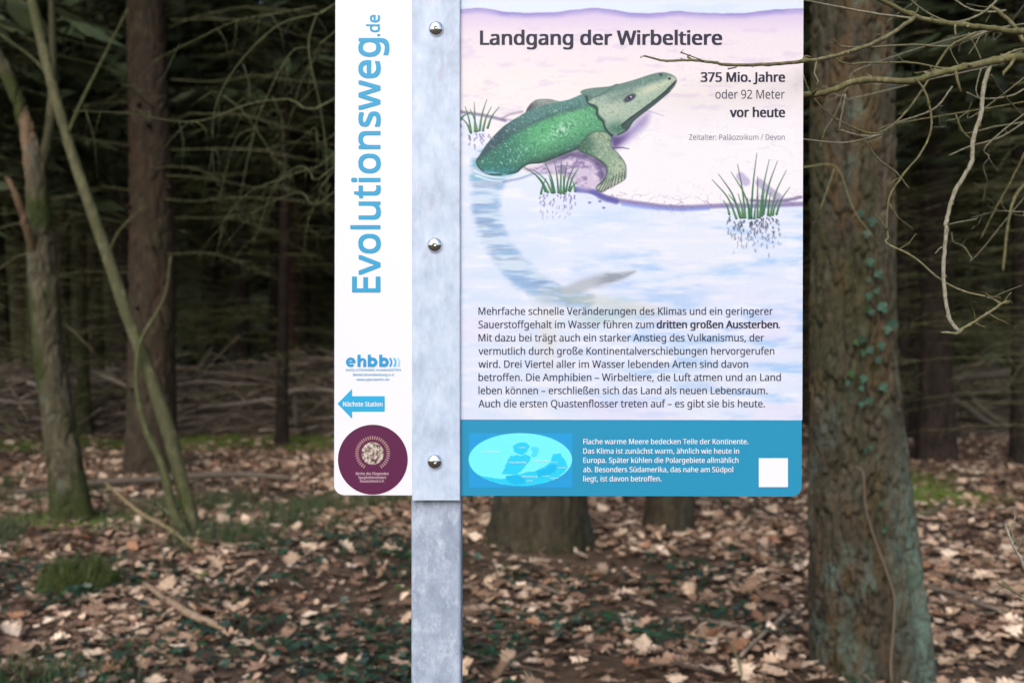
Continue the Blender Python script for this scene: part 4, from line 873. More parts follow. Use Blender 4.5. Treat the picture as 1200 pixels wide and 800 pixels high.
# ---------------------------------------------------------------- trees
def trunk_mesh(mb, spine, rad, nu, nv, depth, seed, fs=(9, 9, 2.2), tintf=None, flare=None, groove=None, bigk=.16):
    """spine: list of points, rad: radii. Bark plates are displaced geometry."""
    sp = catmull3(np.asarray(spine, float), 12); L_ = np.concatenate([[0], np.cumsum(np.linalg.norm(np.diff(sp, axis=0), axis=1))])
    rr = catmull3(np.stack([np.asarray(rad, float)] * 3, 1), 12)[:, 0]
    s = np.linspace(0, L_[-1], nv); p = np.stack([np.interp(s, L_, sp[:, i]) for i in range(3)], 1); r = np.interp(s, L_, rr)
    a = np.arange(nu) * 2 * np.pi / nu
    ca, sa = np.cos(a)[None, :], np.sin(a)[None, :]
    bx = p[:, 0:1] + r[:, None] * ca; by = p[:, 1:2] + r[:, None] * sa; bz = np.repeat(p[:, 2:3], nu, 1)
    w1 = noise3(bx * 4, by * 4, bz * 3, seed + 50, 2) - .5
    n1 = noise3(bx * fs[0] + w1 * 2, by * fs[1] + w1 * 2, bz * fs[2], seed, 3); n2 = noise3(bx * fs[0] * 3.2, by * fs[1] * 3.2, bz * fs[2] * 3.4, seed + 9, 3)
    fis = 1 - smooth(0, .07, np.abs(n1 - .5)); fis2 = 1 - smooth(0, .06, np.abs(n2 - .5))
    big = noise3(bx * 1.5, by * 1.5, bz * .8, seed + 20, 2) - .5
    d = depth * (-1.2 * fis - .45 * fis2 + .9 * (n2 - .5) + .5 * (n1 - .5)) + r[:, None] * bigk * big
    if flare is not None: d = d + flare(a[None, :], p[:, 2:3])
    if groove is not None: d = d + groove(a[None, :], p[:, 2:3])
    R_ = r[:, None] + d
    v = np.stack([p[:, 0:1] + R_ * ca, p[:, 1:2] + R_ * sa, bz], -1)
    col = np.zeros((nv, nu, 3))
    if tintf is not None: col = tintf(a[None, :] + 0 * bz, bz, bx, by, n1, n2)
    i = np.arange(nv - 1)[:, None] * nu; j = np.arange(nu)[None, :]; k = (j + 1) % nu
    q = np.stack([i + j, i + k, i + nu + k, i + nu + j], -1).reshape(-1, 4)
    mb.add(v.reshape(-1, 3), None, q, col.reshape(-1, 3))
    return p, r

bark_oak = bark_mat('rough_bark', (.026, .022, .015), (.094, .082, .058), (.13, .082, .036), 34, bumpd=.012, algae=(.14, .215, .18), moss=(.045, .06, .014))
bark_spruce = bark_mat('spruce_bark', (.025, .020, .014), (.068, .052, .037), (.085, .046, .032), 26, bumpd=.012, moss=(.04, .052, .014))
bark_moss = bark_mat('mossy_bark', (.032, .030, .018), (.11, .098, .064), (.27, .165, .10), 30, bumpd=.01, algae=(.11, .17, .14), moss=(.04, .056, .011))
bark_far = bark_mat('dark_bark', (.016, .012, .010), (.05, .037, .029), None, 18, bumpd=.01, vary=True)
twig_green = bark_mat('algae_twig', (.045, .05, .024), (.115, .12, .062), None, 60, (1, 1, 1), .002)
twig_far = bark_mat('dark_twig', (.09, .097, .045), (.25, .255, .125), None, 12, (1, 1, 1), .004)
needlem = tint_mat('spruce_needles', .6, .3, .5, 3)

# --- spruce crowns: dead whorls low on the stem, drooping needle sprays above
def dead_branch(mb, r, base, ang, length, rb=.011, mat=0, sub=7, droop=.25, sides=3, up=.1):
    d = np.array([math.cos(ang), math.sin(ang), 0]); e = np.array([-d[1], d[0], 0])
    n_ = 6; pts = []; ph = r.uniform(0, 6); wv = r.uniform(.02, .07)
    for i in range(n_):
        t = i / (n_ - 1); pts.append(base + d * length * t + e * wv * math.sin(ph + t * 5) * length + np.array([0, 0, up * length * t - droop * length * t * t + .02 * r.normal()]))
    pts = np.array(pts); add_tube(mb, catmull3(pts, 2), np.linspace(rb, rb * .25, 11), sides, (0, 0, 0, 1), mat)
    for s in range(sub):
        t = r.uniform(.2, .98); k = min(int(t * (n_ - 1)), n_ - 2); p0 = pts[k] + (pts[k + 1] - pts[k]) * (t * (n_ - 1) - k)
        l2 = length * r.uniform(.15, .5) * (1.15 - t); sg = r.choice([-1, 1]); dd = d * r.uniform(.3, .9) + e * sg * r.uniform(.4, 1) ; dd /= np.linalg.norm(dd)
        q = [p0, p0 + dd * l2 * .5 + np.array([0, 0, r.uniform(-.1, .04) * l2]), p0 + dd * l2 + np.array([0, 0, r.uniform(-.65, -.02) * l2])]
        add_tube(mb, q, [rb * .42, rb * .3, rb * .14], sides, (0, 0, 0, 1), mat)
    return pts

DIA = np.array([(0, -.5, 0), (.5, 0, .05), (0, .5, 0), (-.5, 0, .05)]); DQ = np.array([(0, 1, 2, 3)])
def live_branches(mb, r, z0, z1, lmax, nb, mat, nsp=26):
    for b_ in range(nb):
        t = (b_ + r.random()) / nb; z = z0 + (z1 - z0) * t; length = lmax * (1 - t * .85) * r.uniform(.75, 1.1); ang = r.uniform(0, 6.28)
        d = np.array([math.cos(ang), math.sin(ang), 0]); e = np.array([-d[1], d[0], 0]); base = np.array([0, 0, z])
        pts = np.array([base + d * length * s + np.array([0, 0, .06 * length * s - .38 * length * s * s]) for s in (0, .35, .7, 1)])
        add_tube(mb, pts, [.016, .012, .008, .003], 3, (0, 0, 0, 1), 0)
        n_ = nsp; s = r.uniform(.12, 1, n_)
        pos = np.stack([np.interp(s, [0, .35, .7, 1], pts[:, i]) for i in range(3)], 1)
        side = r.choice([-1, 1], n_); ln = length * r.uniform(.14, .34, n_) * (1.15 - .6 * s)
        dirs = d[None] * r.uniform(.2, .8, n_)[:, None] + e[None] * side[:, None] * r.uniform(.3, 1, n_)[:, None] + np.array([0, 0, -1])[None] * r.uniform(.05, .75, n_)[:, None]
        dirs /= np.linalg.norm(dirs, axis=1)[:, None]; wd = np.cross(dirs, r.normal(size=(n_, 3))); wd /= np.linalg.norm(wd, axis=1)[:, None]
        hw = ln * r.uniform(.1, .2, n_)
        v = np.stack([pos, pos + dirs * ln[:, None] * .5 + wd * hw[:, None], pos + dirs * ln[:, None], pos + dirs * ln[:, None] * .5 - wd * hw[:, None]], 1)
        g = r.uniform(.55, 1.3, n_); col = np.repeat(np.stack([.062 * g, .088 * g, .04 * g], 1), 4, 0)
        mb.add(v.reshape(-1, 3), None, (np.arange(n_)[:, None] * 4 + np.arange(4)[None]), col, mat)

def spruce_crown(seed, zd0, zd1, nd, z0, z1, lmax, nb, dl=(1.0, 2.3), rt=.2):
    r = np.random.default_rng(seed); mb = MB()
    for k in range(nd):
        z = zd0 + (zd1 - zd0) * r.random(); a_ = r.uniform(0, 6.28)
        dead_branch(mb, r, np.array([math.cos(a_) * rt * .8, math.sin(a_) * rt * .8, z]), a_, r.uniform(*dl) * (.75 + .25 * r.random()), r.uniform(.004, .008), 0, r.integers(8, 15), r.uniform(.05, .55))
    live_branches(mb, r, z0, z1, lmax, nb, 1)
    return mb
crowns = [spruce_crown(500 + k, .7, 9.5, 165, 4.8 + k * .6, 20 + k, 2.8, 120, (.8, 2.4)).mesh('crown', [twig_far, needlem]) for k in range(4)]
high_crown = spruce_crown(520, 5.5, 7.5, 14, 6.2, 21, 3.0, 110, rt=.25).mesh('crown', [twig_far, needlem])
def far_trunk(seed):
    r = np.random.default_rng(seed); mb = MB(); h = 20 + seed % 3; x, y = r.normal(0, .10, 2); q = r.normal(0, .22, 2)
    trunk_mesh(mb, [(0, 0, -.2), (x * .3, y * .3, 2), (x, y, 7), (q[0], q[1], h)], [.25, .19, .155, .02], 14, 60, .012, seed, (7, 7, 3),
               flare=lambda a, z: .10 * np.exp(-np.maximum(z, 0) / .25) * (.6 + .4 * np.sin(a * 4 + seed)))
    return mb.mesh('trunk', bark_far)
trunks = [far_trunk(530 + k) for k in range(4)]

taken = []
def spruce(x, y, k, scale, label, group, bark=None, thick=1.0):
    t = empty('spruce_tree', (x, y, float(gz(x, y))), label, 'tree', group); t.rotation_euler = (0, 0, random.uniform(0, 6.28))
    o = link_mesh('trunk', trunks[k % 4], t); o.scale = (thick, thick, scale)
    if bark:
        o.data = trunks[k % 4].copy(); o.data.materials.clear(); o.data.materials.append(bark)
    o = link_mesh('crown', crowns[k % 4], t); o.scale = (.85 + .3 * random.random(), .85 + .3 * random.random(), scale)
    return t
# --- trees one can tell apart, the big ivy-clad one first
def col_of(px, y): return (px - 600) / F * y

# 1. thick rough trunk with ivy
YB = 3.95
bx0 = col_of(1021, YB)
def flareA(a, z): return .022 * np.exp(-np.maximum(z, 0) / .45) * (1 + .35 * np.sin(a * 3 + 1.1))
def grooveA(a, z):                                   # torn slits and a raised rib low on the shaded side
    g = 0
    for a0, w, z0, z1, dp in ((-.92, .07, .1, .62, -.05), (-.62, .06, .02, .42, -.045), (-1.10, .05, .5, .72, -.03)):
        aa = (a - a0 + math.pi) % (2 * math.pi) - math.pi + .05 * np.sin(z * 14)
        g = g + dp * np.exp(-(aa / w) ** 2) * smooth(z0 - .1, z0 + .1, z) * (1 - smooth(z1 - .08, z1 + .04, z))
    aa = (a + .77 + math.pi) % (2 * math.pi) - math.pi
    return g + .03 * np.exp(-(aa / .12) ** 2) * (1 - smooth(.35, .7, z))
def tintA(a, z, x, y, n1, n2):
    aa = (a + .75 + math.pi) % (2 * math.pi) - math.pi
    nn = noise3(x * 6, y * 6, z * 4, 611, 3); al = np.exp(-(aa / .42) ** 2) * (1 - smooth(.55, 1.2, z)) * smooth(.22, .44, nn + .15 * (1 - z))
    al = np.maximum(al, smooth(.50, .72, noise3(x * 17, y * 17, z * 9, 613, 3)) * (1 - smooth(.9, 1.6, z)) * .6)
    al = np.maximum(al, smooth(.54, .74, noise3(x * 13, y * 13, z * 9, 614, 3)) * smooth(1.9, 2.3, z) * .6)
    mo = smooth(.52, .68, noise3(x * 7, y * 7, z * 2, 615, 3)) * .35
    wa = smooth(.46, .62, noise3(x * 26, y * 26, z * 9, 617, 3)) * smooth(.42, .6, noise3(x * 5, y * 5, z * 1.4, 618, 2)) * .8
    return np.stack([al, mo, wa], -1)
t = empty('ivy_clad_tree', (bx0, YB + .22, 0), 'thick rough-barked trunk with ivy climbing it, standing beside the board', 'tree')
mb = MB()
spA = [(col_of(1026, 4.17), 4.17, -.15), (col_of(1014, 4.17), 4.17, .35), (col_of(1006, 4.17), 4.17, .85), (col_of(1000, 4.17), 4.17, 1.4), (col_of(998, 4.17), 4.17, 2.8), (col_of(990, 4.17), 4.2, 4), (bx0 - .15, YB + .4, 12)]
rdA = [.236, .222, .201, .178, .163, .15, .08]
pA, rA = trunk_mesh(mb, spA, rdA, 220, 1500, .019, 600, (24, 24, 6.5), tintA, flareA, grooveA, .09)
mb.build('trunk', bark_oak, t)
o = link_mesh('crown', high_crown, t); o.scale = (1.1, 1.1, .9)
def surfA(px, py, lift=.012):
    """point on the near face of the ivy-clad trunk for a photo pixel"""
    y = YB + .02
    for _ in range(4):
        q = P(px, py, y); cx, cy, r = np.interp(q[2], pA[:, 2], pA[:, 0]), np.interp(q[2], pA[:, 2], pA[:, 1]), np.interp(q[2], pA[:, 2], rA) + float(flareA(-math.pi / 2, q[2]))
        dx = np.clip(q[0] - cx, -r * .98, r * .98); y = cy - math.sqrt(r * r - dx * dx) - lift
    return P(px, py, y)
iv_t = empty('ivy_vine', tuple(surfA(1045, 790)), 'thin ivy vine with blue-green leaves clinging to the thick rough trunk', 'ivy')
pale = newmat('pale_vine', (.14, .11, .075), .85, 0, .2)[0]
mb = MB(); add_tube(mb, catmull3(np.array([surfA(x, y, .016) for x, y in ((1003, 546), (1012, 556), (1014, 590), (1022, 622), (1033, 652), (1040, 672), (1048, 698), (1048, 722), (1046, 750), (1044, 775), (1045, 800))]), 4), np.linspace(.003, .0062, 41), 6, (0, 0, 0, 1))
mb.build('vine_stem', pale, iv_t)
mb = MB(); add_tube(mb, catmull3(np.array([surfA(x, y, .012) for x, y in ((1026, 478), (1016, 445), (1022, 400), (1030, 370), (1018, 340), (1022, 300), (1014, 262), (1012, 235))]), 4), np.linspace(.004, .0025, 29), 5, (0, 0, 0, 1))
mb.build('vine_stem', newmat('brown_vine', (.07, .05, .036), .85, 0, .2)[0], iv_t)
ivl = [tint_mat('ivy_leaf_teal', .4, .45, .2, 40), None]
for i, (x, y, s) in enumerate(((1010, 250, 9), (1022, 260, 11), (1016, 274, 9), (1020, 307, 10), (1030, 321, 11), (1018, 328, 6), (1028, 341, 7), (1018, 347, 9), (1035, 360, 13), (1016, 362, 8), (1022, 366, 8), (1046, 381, 14), (1040, 386, 10), (1010, 398, 10),
                               (1004, 401, 8), (1033, 405, 10), (1020, 410, 10), (1012, 414, 8), (1030, 422, 9), (1012, 444, 10), (998, 438, 9), (1036, 454, 11), (1010, 455, 7), (1019, 470, 10), (1010, 474, 8), (993, 448, 6), (1020, 524, 7), (1015, 528, 6), (1032, 590, 5), (1040, 618, 6), (1036, 622, 5))):
    c = surfA(x, y, .02 + .015 * rng.random()); sz = s * 1.05 * c[1] / F; rot = rng.uniform(-.7, .7); tl = rng.uniform(-.5, .5)
    v = iv * sz; vv = np.stack([v[:, 0] * math.cos(rot) - v[:, 1] * math.sin(rot), -v[:, 2] + .5 * v[:, 0] * tl, -(v[:, 0] * math.sin(rot) + v[:, 1] * math.cos(rot))], 1) + c
    g = rng.uniform(.7, 1.25); dk = (.026, .07, .043) if i not in (9, 14, 20) else (.03, .07, .016)
    mb = MB(); mb.add(vv, it, None, (*(x_ * g for x_ in dk), 1)); mb.build('leaf', ivl[0], iv_t, False)

# 2. crooked mossy tree with torn bark
def pix_tree(name, label, y, base, pts, radpx, bark, depth, seed, tintf, nu=70, nv=420, flare=None, dy=None, group=None):
    b = P(*base, y); t = empty(name, (b[0], y, 0), label, 'tree', group); mb = MB()
    sp = [P(px, py, y + (dy[i] if dy else 0)) for i, (px, py) in enumerate(pts)]
    trunk_mesh(mb, sp, [r_ * y / F for r_ in radpx], nu, nv, depth, seed, (11, 11, 3), tintf, flare)
    mb.build('trunk', bark, t)
    return t
def tintM(a, z, x, y, n1, n2):
    nn = noise3(x * 5, y * 5, z * 2.5, 640, 3)
    mo = np.maximum(smooth(.42, .62, nn + .35 * np.exp(-z / .45)), 0) * (.35 + .6 * np.exp(-z / .8))
    mo = np.maximum(mo, smooth(.46, .62, nn) * .9)
    al = smooth(.62, .76, noise3(x * 13, y * 13, z * 6, 641, 3)) * .6
    wa = smooth(.5, .7, noise3(x * 6, y * 6, z * 1.2, 642, 2)) * smooth(1.6, 2.2, z)
    return np.stack([al, mo, wa], -1)
fl = lambda k, h=.3: (lambda a, z: k * np.exp(-np.maximum(z, 0) / h) * (.7 + .4 * np.sin(a * 4 + k * 50)))
YM = 7.6
t2 = pix_tree('mossy_tree', 'crooked mossy trunk with torn pale bark and a broken limb, rooted in the grass', YM, (84, 618), [(86, 632), (80, 570), (68, 490), (56, 410), (50, 330), (46, 262), (40, 200), (28, 140), (8, 88), (-20, 30), (-60, -80)], [24, 20.5, 18.5, 17.5, 17, 14.5, 11.5, 9, 8, 7, 5], bark_moss, .012, 640, tintM, flare=fl(.06))
mb = MB(); trunk_mesh(mb, [P(40, 300, YM - .05), P(30, 262, YM - .2), P(20, 232, YM - .3), P(9, 208, YM - .35)], [.03, .032, .028, .022], 20, 60, .006, 645, tintf=lambda a, z, x, y, n1, n2: np.stack([0 * z, .3 * smooth(.5, .6, n1), smooth(1.98, 2.2, z) * .9], -1))
mb.build('broken_limb', bark_moss, t2)
for pts_, w_ in (([(45, 205), (58, 150), (62, 60), (58, -60)], 7), ([(38, 268), (20, 262), (-12, 272)], 1.6), ([(42, 300), (22, 300), (-8, 320)], 1.8), ([(60, 330), (72, 372), (100, 402), (112, 414)], 1.6), ([(70, 380), (95, 390), (106, 384)], 1.0), ([(48, 240), (70, 232), (120, 222)], 1.2)):
    mb = MB(); add_tube(mb, catmull3(np.array([P(x, y, YM + .05) for x, y in pts_]), 5), np.linspace(w_, w_ * .45, 5 * (len(pts_) - 1) + 1) * YM / F, 7, (0, .3, 0, 1)); mb.build('branch', bark_moss, t2)

# 3. slender leaning stem and its thin neighbour
YS = 7.05
t3 = pix_tree('leaning_sapling', 'slender smooth young stem leaning across in front of the spruce', YS, (222, 628), [(226, 640), (226, 612), (216, 576), (208, 545), (196, 500), (176, 440), (150, 372), (126, 300), (100, 226), (78, 160), (60, 95), (42, 20), (20, -80), (0, -220)], [10, 8.5, 8, 8.5, 9, 8, 7.5, 7.3, 7, 6.3, 6.2, 6, 5, 4], bark_mat('smooth_bark', (.055, .058, .03), (.122, .122, .066), None, 40, bumpd=.003), .003, 660,
              lambda a, z, x, y, n1, n2: np.stack([0 * z, smooth(.55, .65, n1) * .25 + .8 * np.exp(-((z - .25) / .1) ** 2) * smooth(.45, .55, n1), 0 * z], -1), 24, 420, fl(.012, .15))
mb = MB(); add_tube(mb, catmull3(np.array([P(x, y, YS - .1) for x, y in ((226, 640), (214, 618), (202, 596), (194, 560), (186, 535), (170, 500), (160, 450), (165, 400), (192, 350), (200, 300))]), 4), np.linspace(7, 1.2, 37) * YS / F, 8, (0, .15, 0, 1)); mb.build('branch', twig_green, t3)
for pts_, w_ in (([(78, 160), (95, 120), (120, 70), (150, 10)], 2.2), ([(196, 500), (205, 520), (218, 545)], 1.4), ([(60, 95), (40, 70), (0, 40)], 2), ([(126, 300), (140, 270), (170, 240)], 1.5)):
    mb = MB(); add_tube(mb, catmull3(np.array([P(x, y, YS) for x, y in pts_]), 4), np.linspace(w_, w_ * .4, 4 * (len(pts_) - 1) + 1) * YS / F, 6, (0, .2, 0, 1)); mb.build('branch', twig_green, t3)

# 4. straight brown spruce with stubs; 5/6. trunks behind the board
def tintS(a, z, x, y, n1, n2):
    return np.stack([0 * z, smooth(.5, .7, noise3(x * 3, y * 3, z * 2, 670, 2)) * (.15 + .6 * np.exp(-z / .5)), smooth(.5, .62, noise3(x * 6, y * 6, z * 2, 671, 3)) * .55 * smooth(.6, 1.5, z)], -1)
YC = 10.5
t4 = pix_tree('stubby_spruce', 'straight brown spruce trunk with dark branch stubs behind the leaning stem', YC, (177, 556), [(177, 572), (177, 530), (178, 440), (178, 330), (176, 200), (172, 60), (168, -120), (160, -700)], [33, 30, 27, 26, 24, 21.5, 19, 10], bark_spruce, .014, 670, tintS, 90, 600, fl(.06, .25))
r = np.random.default_rng(90)
def limb(t, y, px, py, ang, length, rb, seed, mat, sub=8, droop=.3, rt=.2, up=.1):
    rr = np.random.default_rng(seed); mb = MB(); p0 = P(px, py, y) + np.array([math.cos(ang) * rt, math.sin(ang) * rt, 0])
    dead_branch(mb, rr, p0, ang, length, rb, 0, sub, droop, 5, up); mb.build('branch', mat, t)
for k, (py, an, ln) in enumerate(((35, -.5, 2.0), (62, 3.6, 1.8), (95, -.15, 2.4), (120, 3.0, 1.6), (150, -.6, 2.2), (172, 3.5, 1.7), (176, -.05, 2.3), (205, -.9, 1.6), (225, 3.3, 1.5), (240, -.2, 1.9), (262, 3.9, 1.6), (300, -.45, 1.5), (20, .3, 2.2), (-20, -.3, 2.4), (-40, 3.3, 2.1), (130, -1.4, 1.5), (210, .1, 2.1), (90, 3.9, 1.9), (255, .35, 1.6), (320, 3.2, 1.2))):
    limb(t4, YC, 176, py, an, ln, .008, 700 + k, twig_green, 9, r.uniform(.1, .35), .2)
for k in range(16):
    z = .9 + k * .21; a_ = -1.57 + r.uniform(-1.2, 1.2); mb = MB(); x0 = float(P(177, 300, YC)[0])
    add_tube(mb, [(x0 + math.cos(a_) * .2, YC + math.sin(a_) * .2, z), (x0 + math.cos(a_) * .29, YC + math.sin(a_) * .29, z + .01)], [.026, .016], 7, (0, 0, 0, 1)); mb.build('stub', bark_far, t4)
o = link_mesh('crown', high_crown, t4, (0, 0, 0)); o.scale = (1, 1, 1.05); o.rotation_euler = (0, 0, 1.3)

def tintB(a, z, x, y, n1, n2):
    return np.stack([.4 * smooth(.62, .7, noise3(x * 8, y * 8, z * 5, 681, 2)), np.clip(smooth(.5, .65, noise3(x * 4, y * 4, z * 2, 680, 3)) * (.2 + .5 * np.exp(-z / .5)) + .75 * np.exp(-z / .12) * smooth(.4, .55, noise3(x * 4, y * 4, z * 2, 686, 2)), 0, 1), .2 * smooth(.5, .6, n2)], -1)
YD = 6.5
t5 = pix_tree('broad_trunk_tree', 'broad mossy-footed trunk standing right behind the board', YD, (632, 652), [(631, 668), (631, 625), (632, 580), (632, 400), (630, 100), (628, -300), (620, -900)], [60, 57, 54, 48, 44, 36, 20], bark_mat('dark_rough_bark', (.022, .018, .012), (.072, .06, .041), None, 30, bumpd=.012, algae=(.10, .15, .12), moss=(.04, .055, .012)), .014, 680, tintB, 120, 620, lambda a, z: .07 * np.exp(-np.maximum(z, 0) / .16) * (1 + .7 * np.sin(a * 5 + .6)))
o = link_mesh('crown', high_crown, t5); o.scale = (1.1, 1.1, .95); o.rotation_euler = (0, 0, 2.6)
YE = 7.25
t6 = pix_tree('small_round_trunk_tree', 'narrower brown trunk behind the board, its foot bare of moss', YE, (784, 630), [(784, 642), (784, 600), (785, 500), (786, 300), (788, 0), (792, -700)], [30, 28, 26, 24, 22, 12], bark_spruce, .010, 690, lambda a, z, x, y, n1, n2: tintB(a, z, x, y, n1, n2) * np.array([.3, .45, 1]), 70, 420, fl(.03, .2))
o = link_mesh('crown', high_crown, t6); o.scale = (.9, .9, .95); o.rotation_euler = (0, 0, 4)
# the drooping algae-green twigs that come out from behind the board
TW = [[(1045, 15), (985, 45), (900, 65), (830, 110), (745, 200), (690, 290), (665, 380), (668, 550)], [(990, 45), (965, 130), (975, 220), (1000, 330), (1020, 480), (1022, 600), (1018, 660)],
      [(962, 150), (920, 155), (880, 210), (840, 290), (805, 370), (780, 470), (750, 620)], [(850, 300), (880, 370), (885, 455)], [(1045, 310), (900, 310), (780, 325), (660, 370), (560, 380), (400, 355), (225, 345)],
      [(1045, 600), (940, 600), (860, 625), (800, 660), (750, 668)], [(985, 20), (880, 40), (740, 65), (620, 120), (480, 190)], [(1045, 530), (1000, 610), (960, 700), (950, 800)],
      [(1045, 520), (960, 530), (880, 560), (780, 600), (700, 690), (690, 740)], [(1045, 480), (930, 520), (860, 580), (820, 680), (790, 760)], [(700, 300), (760, 350), (830, 450), (860, 500), (910, 525)], [(800, 400), (740, 430), (700, 560), (690, 640)],
      [(1045, 100), (1000, 160), (940, 260), (900, 400)], [(760, 200), (780, 270), (770, 330)], [(1045, 420), (985, 400), (930, 440), (830, 470)]]
z5 = 2.667
for k, pl in enumerate(TW):
    yy = 3.6 + .2 * (k % 4); pts_ = [P(x / z5, y / z5, yy) for x, y in pl]
    src = P(600, pl[0][1] / z5 * .4 - 90, YD - .2)
    if pl[0][0] == 1045: pts_ = [src, (src + pts_[0]) / 2 + np.array([0, -.05, .08])] + pts_
    nn = 4 * (len(pts_) - 1) + 1; mb = MB(); w_ = 1.0 if k in (0, 1, 2, 4, 6) else .65
    add_tube(mb, catmull3(np.array(pts_), 4), np.linspace(w_ * 1.5 if pl[0][0] == 1045 else w_, w_ * .4, nn) * 3.9 / F, 5, (0, .12, 0, 1))
    rr = np.random.default_rng(760 + k)
    cp = catmull3(np.array(pts_), 4)
    for s in range(14):
        i = rr.integers(nn // 4, nn - 1); q0 = cp[i]; dd = np.array([rr.uniform(-1, .4), rr.uniform(-.4, .4), rr.uniform(-1.2, .2)]) * rr.uniform(.07, .22)
        add_tube(mb, [q0, q0 + dd * .5 + np.array([.01, 0, .02]), q0 + dd], [w_ * .42 * 3.9 / F, w_ * .3 * 3.9 / F, .15 * w_ * 3.9 / F], 4, (0, .12, 0, 1))
    mb.build('branch', twig_green, t5)

# 7-10. slimmer trunks farther back
YF = 14.5
t7 = pix_tree('straight_dark_spruce', 'dark straight spruce trunk behind the thick ivy-clad one', YF, (1074, 516), [(1075, 526), (1074, 470), (1073, 300), (1070, 100), (1066, -200), (1060, -600)], [18.5, 17, 16, 14, 12, 6], bark_far, .012, 720, None, 40, 300, fl(.05))
o = link_mesh('crown', crowns[1], t7); o.rotation_euler = (0, 0, 1)
YG = 16.5
t8 = pix_tree('green_mossy_trunk_tree', 'leaning trunk coated bright green with moss beside the log pile', YG, (1104, 499), [(1108, 506), (1100, 470), (1092, 400), (1088, 300), (1086, 100), (1090, -300)], [16, 14, 12.5, 12, 11, 6], bark_moss, .012, 730, lambda a, z, x, y, n1, n2: np.stack([0 * z, np.clip(1.1 - z * .25, .2, .95) * smooth(.3, .5, n1), 0 * z], -1), 40, 300, fl(.06))
o = link_mesh('crown', crowns[2], t8); o.rotation_euler = (0, 0, 2)
YH = 14.6
t9 = pix_tree('thin_mossy_tree', 'thin mossy trunk close behind the crooked one, at the brush pile', YH, (97, 508), [(98, 512), (98, 460), (96, 380), (95, 250), (97, 100), (92, -200), (90, -500)], [9, 7.5, 6.5, 6, 5.5, 5, 3], bark_moss, .008, 740, lambda a, z, x, y, n1, n2: np.stack([0 * z, np.clip(1.0 - z * .35, .3, .9) * smooth(.3, .5, n1), 0 * z], -1), 24, 240, fl(.05))
mb = MB(); add_tube(mb, catmull3(np.array([P(x, y, YH) for x, y in ((96, 380), (102, 345), (110, 320), (114, 250))]), 4), np.linspace(3, 1, 13) * YH / F, 6, (0, .6, 0, 1)); mb.build('branch', bark_moss, t9)
o = link_mesh('crown', crowns[0], t9); o.scale = (.7, .7, .8)
YI = 24
t10 = pix_tree('red_barked_spruce', 'reddish-barked spruce trunk just beyond the brush pile', YI, (346, 468), [(346, 475), (345, 430), (344, 300), (342, 100), (338, -300), (336, -500)], [10, 8.5, 8, 7, 5.5, 3], bark_mat('red_bark', (.06, .032, .024), (.20, .105, .075), None, 14, bumpd=.01), .012, 750, None, 30, 200, fl(.05))
o = link_mesh('crown', crowns[3], t10); o.rotation_euler = (0, 0, 3)

# --- the dark plantation behind
GL = 'dark slender spruce with dead twigs, one of many deep in the forest'
spots = []
taken = [(col_of(1074, YF), YF), (col_of(1104, YG), YG), (col_of(97, YH), YH), (col_of(346, YI), YI)]
rr = random.Random(11)
yy = 17.5
while yy < 50:
    hw = .56 * yy + 3; step = 2.5 + (yy - 17) * .035
    x = -hw + rr.random() * step
    while x < hw:
        px_, py_ = x + rr.uniform(-.8, .8), yy + rr.uniform(-.9, .9)
        if all((px_ - a_) ** 2 + (py_ - b_) ** 2 > 1.6 for a_, b_ in taken + spots): spots.append((px_, py_))
        x += step * rr.uniform(.8, 1.25)
    yy += 2.4 + (yy - 17) * .05
for k, (x, y) in enumerate(spots):
    spruce(x, y, rr.randrange(4), rr.uniform(.85, 1.15), GL, 'spruces of the dark plantation', thick=rr.uniform(.6, 1.25))
# a few more at the flanks of the clearing, seen at the picture's edges or shading it
for k, (x, y, lab) in enumerate(((-8.3, 13.0, 'spruce with drooping dead twigs standing left of the brush pile'), (7.6, 12.4, 'spruce with low dead twigs near the log pile'), (4.9, 11.5, 'spruce with bare dead lower branches behind the twiggy bush'), (-1.0, 16.6, 'spruce hidden behind the board'), (2.6, 12.6, 'spruce whose twigs show between board and ivy-clad trunk'))):
    spruce(x, y, k, 1.0, lab.replace('left of', 'beside'), None, thick=.9)
print('spruces', len(spots))
# far wood as one mass
mb = MB(); n_ = 15000
pos = np.stack([rng.uniform(-85, 85, n_), rng.uniform(56, 74, n_), rng.uniform(0, 1, n_) ** 1.1 * 24], 1)
g = rng.uniform(.6, 1.3, n_); col = np.stack([.028 * g, .045 * g, .022 * g], 1)
place_many(mb, DIA * np.array([1, 1.6, 1]), DQ, pos, rng.uniform(1.2, 2.6, n_), rng.uniform(0, 6.28, n_), rng.uniform(.6, 2.4, n_), rng.uniform(0, 6.28, n_), col)
o = mb.build('distant_woods', needlem, None, False); tag(o, 'dark mass of conifers closing off the far end of the forest', 'woods', kind='stuff')
# unseen foliage band added behind the camera to block low sky; bolts reflect it
mb = MB(); n_ = 7000
pos = np.stack([rng.uniform(-60, 60, n_), rng.uniform(-28, -16, n_), rng.uniform(0, 1, n_) * 2.6], 1)
g = rng.uniform(.6, 1.3, n_); col = np.stack([.028 * g, .045 * g, .022 * g], 1)
place_many(mb, DIA * np.array([1, 1.6, 1]), DQ, pos, rng.uniform(.8, 1.6, n_), rng.uniform(0, 6.28, n_), rng.uniform(.6, 2.4, n_), rng.uniform(0, 6.28, n_), col)
o = mb.build('low_sky_blocker', needlem, None, False); tag(o, 'added dark foliage band out of view behind the camera, blocking low sky light', 'woods', kind='stuff')
